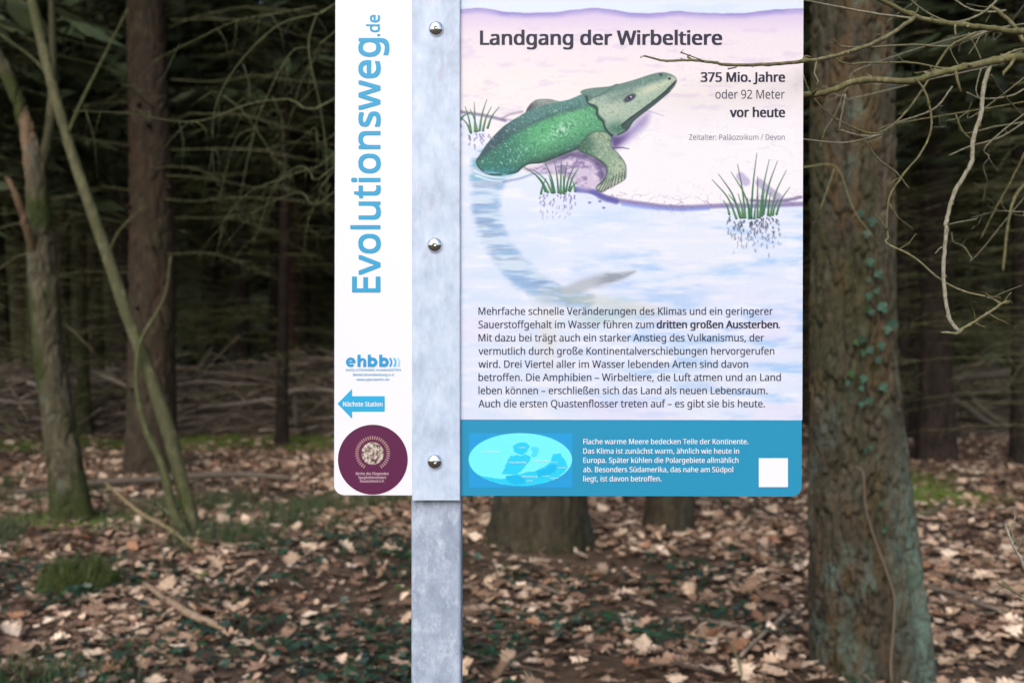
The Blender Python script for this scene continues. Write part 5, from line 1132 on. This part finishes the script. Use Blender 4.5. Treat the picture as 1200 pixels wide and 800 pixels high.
# understorey between the brush pile and the board
for k, (x, y) in enumerate(((-6.4, 11.8), (-3.1, 13.4), (-5.2, 14.1), (1.0, 14.2), (3.6, 15.2), (6.6, 15.6), (5.4, 13.8), (-10.2, 15.5), (9.6, 14.6), (4.75, 8.7), (-5.9, 9.3), (5.6, 11.0), (-7.6, 10.6))):
    spruce(x, y, k, .62 + .1 * (k % 3), 'thin young spruce full of dead twigs at the edge of the dark plantation', 'thin spruces at the plantation edge', thick=.4)
# ---------------------------------------------------------------- brush piles, logs, sticks, stump, bush
stickm = tint_mat('dead_wood', .85, .2, .35, 30)
def brush_pile(name, label, x0, x1, y, h, depth, nst, seed):
    r = np.random.default_rng(seed); t = empty(name, ((x0 + x1) / 2, y, 0), label, 'brush pile')
    nu, nv = 90, 22; U = np.linspace(0, 1, nu)[:, None] + np.zeros((1, nv)); V = np.linspace(-1, 1, nv)[None, :] + np.zeros((nu, 1))
    hh = lambda u: h * (.72 + .5 * noise2(u * 7, u * 0, seed, 2)) * smooth(0, .06, u) * smooth(1, .94, u)
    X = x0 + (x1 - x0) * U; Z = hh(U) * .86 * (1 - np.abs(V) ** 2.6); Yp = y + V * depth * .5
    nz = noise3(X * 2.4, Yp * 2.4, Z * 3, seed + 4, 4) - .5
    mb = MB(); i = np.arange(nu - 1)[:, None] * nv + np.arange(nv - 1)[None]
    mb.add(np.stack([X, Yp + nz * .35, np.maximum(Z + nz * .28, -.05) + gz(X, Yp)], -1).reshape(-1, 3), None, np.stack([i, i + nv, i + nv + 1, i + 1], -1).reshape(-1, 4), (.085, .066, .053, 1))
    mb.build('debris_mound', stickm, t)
    mb = MB()
    big = []
    for k in range(nst):
        u = r.uniform(.02, .98); x = x0 + (x1 - x0) * u; v = r.uniform(-1, .8); z = hh(np.array(u)) * (1 - abs(v) ** 2.6) * r.uniform(.7, 1.12); yy = y + v * depth * .5 - .05
        L_ = r.uniform(.3, 1.5); a_ = r.normal(0, .55) + (math.pi if r.random() < .5 else 0); el = r.normal(0, .28)
        d = np.array([math.cos(a_) * math.cos(el), math.sin(a_) * math.cos(el), math.sin(el)]); c = np.array([x, yy, z + .04])
        p = np.array([c - d * L_ / 2, c + r.normal(0, .05, 3) * L_, c + d * L_ / 2]); p[:, 2] = np.maximum(p[:, 2], .02)
        g = r.choice([.45, .75, 1.0, 1.5, 2.4], p=[.22, .25, .25, .18, .10]); col = np.array([.25, .20, .16]) * g
        rad = r.uniform(.005, .016); pp = (catmull3(p, 3), np.linspace(rad, rad * .4, 7), 4, (*col, 1))
        if k % max(1, nst // 60) == 0: big.append(pp)
        else: add_tube(mb, *pp)
    o = mb.build('brushwood', stickm, t); o['kind'] = 'stuff'
    for pp in big:
        m2 = MB(); add_tube(m2, pp[0], pp[1] * 1.7, 6, pp[3]); m2.build('stick', stickm, t)
    # fallen leaves caught on top
    return t
YQ = 15.6
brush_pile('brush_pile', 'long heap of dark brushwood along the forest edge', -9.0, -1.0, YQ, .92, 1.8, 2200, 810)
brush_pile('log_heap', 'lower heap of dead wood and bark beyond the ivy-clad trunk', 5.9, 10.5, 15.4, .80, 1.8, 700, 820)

def stick(name, label, pts, rad, col, cat='branch', sides=8, group=None, moss=0, k=5):
    pts = np.array(pts, float); mb = MB(); cp = catmull3(pts, k); n_ = len(cp)
    cp = cp + (noise3(cp[:, 0] * 9, cp[:, 1] * 9, cp[:, 2] * 9, 870, 2)[:, None] - .5) * rad[0] * .9
    rr_ = np.interp(np.linspace(0, 1, n_), np.linspace(0, 1, len(rad)), rad) * (1 + .25 * (noise2(np.arange(n_) * .6, np.arange(n_) * .0, 871, 2) - .5))
    add_tube(mb, cp, rr_, sides, (*col, 1)); o = mb.build(name, stickm)
    base = np.array(pts[0]); me = o.data; co = np.zeros(len(me.vertices) * 3, np.float32); me.vertices.foreach_get('co', co); me.vertices.foreach_set('co', (co.reshape(-1, 3) - base.astype(np.float32)).ravel()); me.update(); o.location = base
    return tag(o, label, cat, group)
def gp(px, py, lift=.02):
    y = CAMH * F / (py - 400)
    for _ in range(4):
        x = (px - 600) / F * y; z = float(gz(x, y)) + lift; y = (CAMH - z) * F / (py - 400)
    return np.array([(px - 600) / F * y, y, CAMH + (400 - py) / F * y])
PALE = (.48, .42, .35)
YL = YQ - .85
for lab, pl, w_, col in (('pale fallen log slanting on the brush pile behind the mossy trunk', [(98, 432), (124, 441), (150, 453)], (.028, .038, .03), PALE),
                         ('long pale branch lying along the crest of the brush pile', [(204, 452), (235, 447), (270, 449), (303, 450)], (.018, .026, .018), (.26, .22, .185)),
                         ('pale branch midway down the face of the brush pile', [(238, 476), (285, 472), (312, 468), (332, 470)], (.02, .028, .03), (.33, .28, .24)),
                         ('whitish log on the brush pile close to the board', [(334, 459), (362, 456), (392, 458)], (.034, .03, .03), (.38, .33, .28)),
                         ('grey log low in the brush pile at the picture edge', [(-6, 470), (20, 471), (46, 471)], (.026, .03, .026), (.32, .27, .23)),
                         ('short white broken log end on the brush pile', [(32, 449), (49, 453)], (.04, .032), (.42, .37, .32))):
    stick('fallen_log', lab, [P(x, y, YL) for x, y in pl], w_, col, 'log')
for lab, pl, w_ in (('upright dark stake in front of the brush pile', [(329, 496), (328, 465), (327, 434)], (.06, .055, .05)), ('thin pale upright stake in the brush pile beside the board', [(347, 498), (346, 480), (345, 463)], (.03, .028, .02))):
    stick('wooden_stake', lab, [P(x, y, YL - .1) for x, y in pl], w_, (.10, .08, .06) if 'dark' in lab else (.2, .17, .14), 'stake')
stick('arched_twig', 'thin arched dead twig rising from the brush pile', [P(x, y, YL) for x, y in ((232, 440), (236, 424), (250, 414), (268, 424), (280, 440))], (.014, .01), (.2, .18, .13), 'branch')
for lab, pl, w_, col in (('upper pale log across the log heap', [(1104, 443), (1150, 440), (1215, 432)], (.06, .07, .06), (.13, .11, .09)), ('grey log under the upper one on the log heap', [(1112, 462), (1160, 458), (1215, 452)], (.05, .055, .05), (.08, .068, .056)),
                         ('dark slanting log at the foot of the log heap', [(1112, 464), (1140, 482), (1166, 500)], (.05, .055, .04), (.13, .11, .095)), ('slanting branch beside the dark log on the log heap', [(1140, 468), (1158, 484), (1180, 496)], (.03, .03, .02), (.17, .145, .12))):
    stick('fallen_log', lab, [P(x, y, 14.4) for x, y in pl], w_, col, 'log')

stick('fallen_branch', 'long grey branch lying across the litter behind the leaning stem', [gp(18, 576, .10), gp(100, 567, .10), gp(170, 562, .11), gp(240, 557, .11), gp(290, 556, .10), gp(340, 560, .08)], (.012, .03, .035, .035, .03, .02), (.15, .125, .10))
stick('fallen_branch', 'brown curved stick lying alone among the leaves', [gp(169, 683, .07), gp(200, 706, .075), gp(228, 722, .075), gp(264, 736, .06)], (.012, .018, .02, .013), (.32, .235, .16))
stick('fallen_branch', 'thin yellowish branch propped slanting towards the sapling foot', [P(124, 566, 7.6), P(160, 598, 7.3), P(195, 618, 7.0), gp(236, 648)], (.009, .014, .014, .016), (.25, .20, .11))
stick('fallen_branch', 'short pale stick crossing the yellowish branch', [gp(152, 584, .05), gp(185, 590, .05), gp(225, 632)], (.012, .012, .008), (.28, .24, .19))
stick('fallen_branch', 'small dark twig by the broad trunk foot', [gp(618, 684, .05), gp(640, 688, .065), gp(664, 698, .02)], (.012, .012, .009), (.16, .125, .10))
stick('fallen_branch', 'forked grey twig on the bare soil past the broad trunk', [gp(660, 690, .05), gp(676, 684, .04), gp(690, 683, .03)], (.007, .009, .006), (.2, .17, .14))
stick('fallen_branch', 'curved grey branch between the board and the thick trunk', [gp(774, 728, .05), gp(812, 724, .03), (gp(850, 730, .04)), gp(882, 738, .03)], (.008, .012, .014, .01), (.24, .20, .16))
stick('fallen_branch', 'pale straight stick near the thick trunk foot', [gp(868, 768, .05), gp(895, 742, .05), gp(922, 718, .05)], (.007, .010, .009), (.33, .27, .21))
stick('fallen_branch', 'thin greenish stem poking up from the bare soil', [gp(850, 742, .065), gp(864, 770, .05), gp(872, 800, .02)], (.005, .006, .005), (.22, .21, .12))
stick('fallen_branch', 'grey stick reaching out past the thick trunk', [gp(1084, 688, .04), gp(1120, 696, .05), gp(1150, 708, .04), gp(1182, 720, .03)], (.013, .017, .015, .008), (.19, .155, .125))
stick('fallen_branch', 'dark mossy stick beside the green moss patch', [gp(1066, 602, .04), gp(1090, 600, .05), gp(1108, 588, .06)], (.02, .028, .018), (.11, .10, .06))
stick('fallen_branch', 'dark twig on bare soil below the board', [gp(786, 776, .05), gp(815, 782, .05), gp(845, 788, .02)], (.006, .008, .005), (.09, .07, .06))
stick('fallen_branch', 'thin twig among the ivy by the post', [gp(584, 792, .04), gp(604, 770, .06), gp(640, 756, .05)], (.005, .006, .005), (.14, .11, .085))
stick('fallen_branch', 'pale twig ending in leaves near the sapling', [gp(290, 690, .065), gp(302, 676, .05), gp(309, 670, .05)], (.009, .009, .006), (.32, .26, .19))
stick('tree_stub', 'short broken stub standing beyond the mossy patch', [gp(1117, 522, -.02), gp(1116, 512, -.02) * np.array([1, 1, 1]) + np.array([0, 0, .0]), P(1115, 502, gp(1117, 522)[1])], (.14, .13, .11), (.075, .055, .04), 'stump', 12)

# mossy stump
c = gp(76, 700, 0); r = np.random.default_rng(830)
t = empty('mossy_stump', tuple(c), 'low rotten stump overgrown with moss near the crooked tree', 'stump')
nu, nv = 60, 30; mb = MB(); A_ = np.arange(nu) * 2 * np.pi / nu; v = []
for i in range(nv):
    s = i / (nv - 1); rad = .20 * math.sqrt(max(0, 1 - s ** 2.2)) * 1.0 + .0; z = s * .17
    for a_ in A_: v.append((c[0] + rad * math.cos(a_) * 1.15, c[1] + .1 + rad * math.sin(a_), c[2] - .03 + z))
v = np.array(v); nn = noise3(v[:, 0] * 6, v[:, 1] * 6, v[:, 2] * 6, 831, 3) - .5
v[:, 0] += nn * .2; v[:, 1] += nn * .2; v[:, 2] += nn * .22
i = np.arange(nv - 1)[:, None] * nu; j = np.arange(nu)[None]; k = (j + 1) % nu
mb.add(v, None, np.stack([i + j, i + k, i + nu + k, i + nu + j], -1).reshape(-1, 4), np.stack([0 * nn, smooth(.35, .6, noise3(v[:, 0] * 5, v[:, 1] * 5, v[:, 2] * 5, 833, 2) + .15) * .95, 0 * nn], 1))
mb.build('stump_wood', bark_moss, t)
mb = MB(); n_ = 2600; pick = r.integers(0, len(v), n_)
g = r.uniform(.6, 1.3, n_); col = np.stack([.06 * g, .085 * g, .018 * g], 1)
place_many(mb, bv * np.array([1.6, 1, 1]), np.array([(0, 1, 2), (0, 2, 3), (3, 2, 4)]), v[pick] + r.normal(0, .012, (n_, 3)), r.uniform(.025, .06, n_), r.uniform(0, 6.28, n_), np.abs(r.normal(0, .6, n_)), r.uniform(0, 6.28, n_), col, True)
mb.build('moss', grassm, t, False)

# small green seedlings
def seedling(px, py, sz, col, label, n_=9):
    c = gp(px, py, 0); r = np.random.default_rng(int(px)); t = empty('seedling', tuple(c), label, 'seedling')
    mb = MB(); add_tube(mb, [c, c + np.array([0.004, 0, sz * .8])], [.003, .002], 5, (.10, .14, .05, 1)); mb.build('stem', grassm, t)
    for q in range(n_):
        a_ = r.uniform(0, 6.28); z = r.uniform(.35, 1) * sz; d = np.array([math.cos(a_), math.sin(a_), .25]); e = np.array([-d[1], d[0], 0]); l_ = sz * r.uniform(.4, .8); b0 = c + np.array([0, 0, z * .8])
        m2 = MB(); m2.add([b0, b0 + d * l_ * .5 + e * l_ * .26, b0 + d * l_ - np.array([0, 0, .15 * l_]), b0 + d * l_ * .5 - e * l_ * .26], None, [(0, 1, 2, 3)], (*(np.array(col) * r.uniform(.7, 1.3)), 1)); m2.build('leaf', grassm, t, False)
seedling(234, 682, .07, (.16, .27, .04), 'bright yellow-green seedling in front of the leaning sapling', 10)
seedling(274, 712, .05, (.20, .30, .06), 'tiny yellow-green sprout below the bright seedling', 6)
seedling(472, 698, .07, (.12, .22, .05), 'small green seedling close to the steel post', 8)
seedling(778, 752, .06, (.07, .22, .05), 'glossy green seedling at the edge of the bare soil', 7)

# twiggy bush reaching in from the side, close to the board
bushm = bark_mat('green_twig_bark', (.075, .068, .034), (.215, .20, .10), None, 160, (1, 1, 1), .0012, algae=(.50, .48, .42), moss=(.14, .15, .05))
bush = empty('twiggy_bush', (1.12, 1.62, 0), 'bare twiggy bush whose branches hang in front of the board edge and the thick trunk', 'bush')
mb = MB(); trunk_mesh(mb, [(1.12, 1.62, -.1), (1.10, 1.62, .7), (1.08, 1.60, 1.4), (1.10, 1.58, 2.0), (1.14, 1.6, 2.7), (1.2, 1.7, 3.6)], [.03, .026, .022, .018, .012, .004], 16, 160, .002, 850)
mb.build('stem', bushm, bush)
def hub(z): return np.array([1.09, 1.60, z])
def bpath(pl, y0, y1, zoom=True):
    o = []
    for i, (x, y) in enumerate(pl):
        t_ = i / (len(pl) - 1); px, py = (920 + x / 2.857, y / 2.857) if zoom else (x, y); o.append(P(px, py, y0 + (y1 - y0) * t_))
    return o
def twig(pts, w0, w1, pale=0, name='branch', mossy=.35, buds=True, seed=0):
    pts = np.array(pts); cp = catmull3(pts, 6); n_ = len(cp); rr_ = np.linspace(w0, w1, n_); r = np.random.default_rng(860 + seed)
    cp = cp + r.normal(0, 1, cp.shape) * rr_[:, None] * .13
    for i in range(0, n_, 6): rr_[i] *= 1.14
    mb = MB(); nn = noise2(np.arange(n_) * .35, np.zeros(n_), 862 + seed, 2)
    col = np.stack([np.clip(pale + .5 * (nn - .5), 0, 1), np.clip(mossy * (nn > .42), 0, 1), 0 * nn, 1 + 0 * nn], 1)
    add_tube(mb, cp, rr_, 8, col)
    if buds and n_ > 30:                        # short side spurs, each ending in a bud
        for q in range(r.integers(3, 7)):
            i = int(r.integers(6, n_ - 2)); d = cp[i + 1] - cp[i]; d /= np.linalg.norm(d) + 1e-9; e = np.cross(d, r.normal(size=3)); e /= np.linalg.norm(e) + 1e-9
            l_ = r.uniform(.008, .045); v1 = d * r.uniform(.3, 1) + e * r.uniform(.5, 1.1)
            add_tube(mb, [cp[i], cp[i] + v1 * l_ * .5 + r.normal(0, .0015, 3), cp[i] + v1 * l_ + r.normal(0, .003, 3), cp[i] + v1 * l_ * 1.12], [rr_[i] * .55, rr_[i] * .4, rr_[i] * .42, rr_[i] * .1], 6, (pale * .6, .2, 0, 1))
    if buds:
        for i in list(range(5, n_ - 1, 9)) + [n_ - 1]:
            d = cp[min(i + 1, n_ - 1)] - cp[i - 1]; d /= np.linalg.norm(d) + 1e-9; e = np.cross(d, r.normal(size=3)); e /= np.linalg.norm(e); q = d * .8 + e * (.0 if i == n_ - 1 else .8); s = max(rr_[i], .0008)
            add_tube(mb, [cp[i], cp[i] + q * s * 1.0, cp[i] + q * s * 2.1], [s * .6, s * .7, s * .15], 5, (.2, 0, 0, 1))
    return mb.build(name, bushm, bush)
k_ = 1.2 / F
main = bpath([(800, 190), (700, 205), (600, 225), (510, 245), (420, 272), (265, 268), (130, 310), (60, 318), (20, 322)], 1.45, 1.36)
twig([hub(1.86), (hub(1.86) + main[0]) / 2] + main, 6.2 * k_, 3.4 * k_, .0, mossy=.5, seed=1)
up = bpath([(800, 105), (700, 95), (600, 85), (520, 75), (440, 58), (360, 20), (300, -10), (200, -60)], 1.45, 1.36)
twig([hub(1.94), (hub(1.94) + up[0]) / 2] + up, 5 * k_, 2.4 * k_, .0, mossy=.45, seed=2)
b3 = [P(x, y, yy) for x, y, yy in ((1070.5, 22, 1.37), (1035, 45, 1.33), (1004, 58, 1.29), (972, 67, 1.26), (941, 72, 1.235), (900, 75.5, 1.225), (852, 76, 1.215), (838, 73.5, 1.21), (810, 70.5, 1.205), (781, 71.5, 1.20), (766, 68.5, 1.2), (755, 65.5, 1.195))]
twig(b3, 2.9 * k_, 1.0 * k_, .15, mossy=.25, seed=3)
twig([P(812, 71, 1.206), P(806, 66.5, 1.204), P(809, 64.5, 1.204)], 1.3 * k_, .8 * k_, 0, 'spur', buds=False, seed=4)
twig([P(940, 71.5, 1.235), P(944, 66, 1.237), P(950, 67, 1.24)], 1.5 * k_, .9 * k_, 0, 'spur', buds=False, seed=5)
D_ = [([(720, 110), (680, 105), (600, 135), (550, 155), (420, 150), (280, 158), (190, 155), (165, 135)], 2.0, 1.0, .35, 1.5, 1.42),
      ([(800, 165), (770, 170), (720, 190), (620, 220), (540, 230), (420, 210), (280, 210), (200, 212), (150, 180)], 2.1, .9, .1, 1.47, 1.38),
      ([(435, 262), (470, 310), (490, 390), (485, 450), (450, 520), (400, 580), (350, 660), (340, 760), (342, 760 + 0), (345, 775)], 1.7, 1.3, .05, 1.39, 1.44),
      ([(640, 110), (560, 150), (520, 200), (460, 300), (400, 380), (330, 440), (260, 440), (160, 390), (90, 320), (60, 250)], 2.0, 1.0, .05, 1.47, 1.42),
      ([(560, 290), (520, 345), (480, 375), (380, 410), (310, 450), (260, 455), (180, 435)], 1.3, 1.5, .6, 1.5, 1.48), ([(180, 435), (190, 380), (203, 315)], 1.4, .9, .8, 1.48, 1.47),
      ([(330, 445), (270, 465), (180, 478), (60, 465), (10, 458)], 1.4, .9, .7, 1.45, 1.45), ([(265, 468), (310, 530), (370, 575), (415, 630)], 1.5, .9, .3, 1.46, 1.5),
      ([(430, 62), (300, 45), (190, 25), (60, 0), (0, -20)], 1.6, 1.2, .6, 1.37, 1.36), ([(740, 35), (680, 40), (620, 30), (570, 0), (540, -30)], 1.5, 1.0, .75, 1.5, 1.5),
      ([(710, 0), (690, 20), (640, 55), (560, 75), (480, 45), (420, 0), (400, -20)], 1.7, 1.1, .3, 1.52, 1.42), ([(800, 410), (720, 460), (620, 490), (550, 520)], 1.4, .9, .5, 1.6, 1.55),
      ([(810, 408), (700, 425), (600, 445), (575, 395)], 1.5, .9, .1, 1.65, 1.6), ([(640, 475), (600, 445), (572, 385)], 1.0, 1.1, 0, 1.58, 1.58), ([(800, 300), (760, 320), (700, 330), (650, 328), (610, 310)], 1.3, 1.1, .6, 1.6, 1.55),
      ([(690, 250), (720, 300), (760, 350), (800, 390)], 1.3, 1.0, .1, 1.45, 1.6), ([(690, 20), (720, 45), (760, 80), (800, 140)], 2.6, 3.0, .05, 1.5, 1.5), ([(660, 220), (640, 300), (655, 335)], 1.1, .8, .7, 1.5, 1.5),
      ([(615, 110), (640, 160), (655, 195)], 1.0, .8, .1, 1.5, 1.46), ([(820, 480), (760, 600), (700, 710), (655, 800)], 1.6, 1.1, .0, 2.0, 2.1), ([(820, 600), (770, 660), (745, 760), (735, 860), (730, 900)], 2.2, 1.6, .0, 2.3, 2.3),
      ([(60, 560), (170, 560), (230, 700), (300, 800)], 1.2, .9, .0, 2.6, 2.6), ([(165, 565), (140, 640), (118, 700)], 1.1, .8, .1, 2.6, 2.6)]
for k, (pl, w0, w1, pa, y0, y1) in enumerate(D_):
    sc_ = y0 / 1.45; twig(bpath(pl, y0, y1), w0 * k_ * sc_, w1 * k_ * sc_, pa, seed=10 + k)
hang = bpath([(692, 207), (665, 290), (655, 380), (630, 470), (622, 550), (570, 640), (540, 740), (540, 770), (530, 885), (535, 980), (550, 1063), (570, 1095), (583, 1108)], 1.44, 1.36)
twig(hang, 3.2 * k_, 2.4 * k_, .7, mossy=.3, seed=50)
twig(bpath([(595, 1100), (575, 1115), (545, 1113), (530, 1112)], 1.36, 1.36), 2.2 * k_, 1.4 * k_, .3, seed=51)
twig(bpath([(583, 1105), (620, 1085), (660, 1060), (700, 1035), (722, 1018), (745, 1008)], 1.36, 1.37), 1.9 * k_, 1.5 * k_, 0, mossy=0, seed=52)
twig(bpath([(342, 765), (345, 795), (342, 755)][:2] + [(342, 815), (430, 860), (520, 935), (600, 975), (670, 992), (720, 1012)], 1.44, 1.38), 1.5 * k_, 1.3 * k_, .15, mossy=.25, seed=53)
low = [P(x, y, yy) for x, y, yy in ((1215, 705, 1.5), (1205, 675, 1.5), (1197, 655, 1.5), (1190, 643, 1.5), (1183, 628, 1.5), (1178, 614, 1.5))]
twig([np.array([1.12, 1.62, .62]), (np.array([1.12, 1.62, .62]) + low[0]) / 2 + np.array([0, 0, .02])] + low, 3 * k_, 1.7 * k_, .9, mossy=0, seed=54)
low = [P(x, y, yy) for x, y, yy in ((1212, 706, 1.6), (1196, 697, 1.6), (1180, 688, 1.6), (1170, 683, 1.6))]
twig([np.array([1.12, 1.62, .80]), (np.array([1.12, 1.62, .80]) + low[0]) / 2] + low, 2.6 * k_, 1.5 * k_, .1, mossy=0, seed=55)
# more fine side twigs in the bush, behind and between the ones above
for k in range(15):
    r = np.random.default_rng(900 + k); y_ = r.uniform(1.45, 2.3); px0 = r.uniform(985, 1240); py0 = r.uniform(-60, 330); d = np.array([r.uniform(-1, -.2), r.uniform(-.25, .7)]); L_ = r.uniform(60, 190); bend = r.uniform(-.35, .35)
    pl = [P(px0 + d[0] * L_ * t + bend * L_ * t * t * -d[1] + r.normal(0, 2.5), py0 + d[1] * L_ * t + bend * L_ * t * t * d[0] + r.normal(0, 2.5), y_ + .08 * t) for t in np.linspace(0, 1, 6)]
    if min((q[0] / q[1]) for q in pl) < (950 - 600) / F: continue
    src = np.array([1.10, 1.60, float(np.clip(pl[0][2] + r.uniform(-.1, .25), .9, 3.2))])
    twig([src, (src + pl[0]) / 2 + r.normal(0, .02, 3)] + pl, r.uniform(.7, 1.2) * y_ / F * .9, .4 * y_ / F * .9, r.uniform(0, .9), mossy=.3, seed=70 + k)
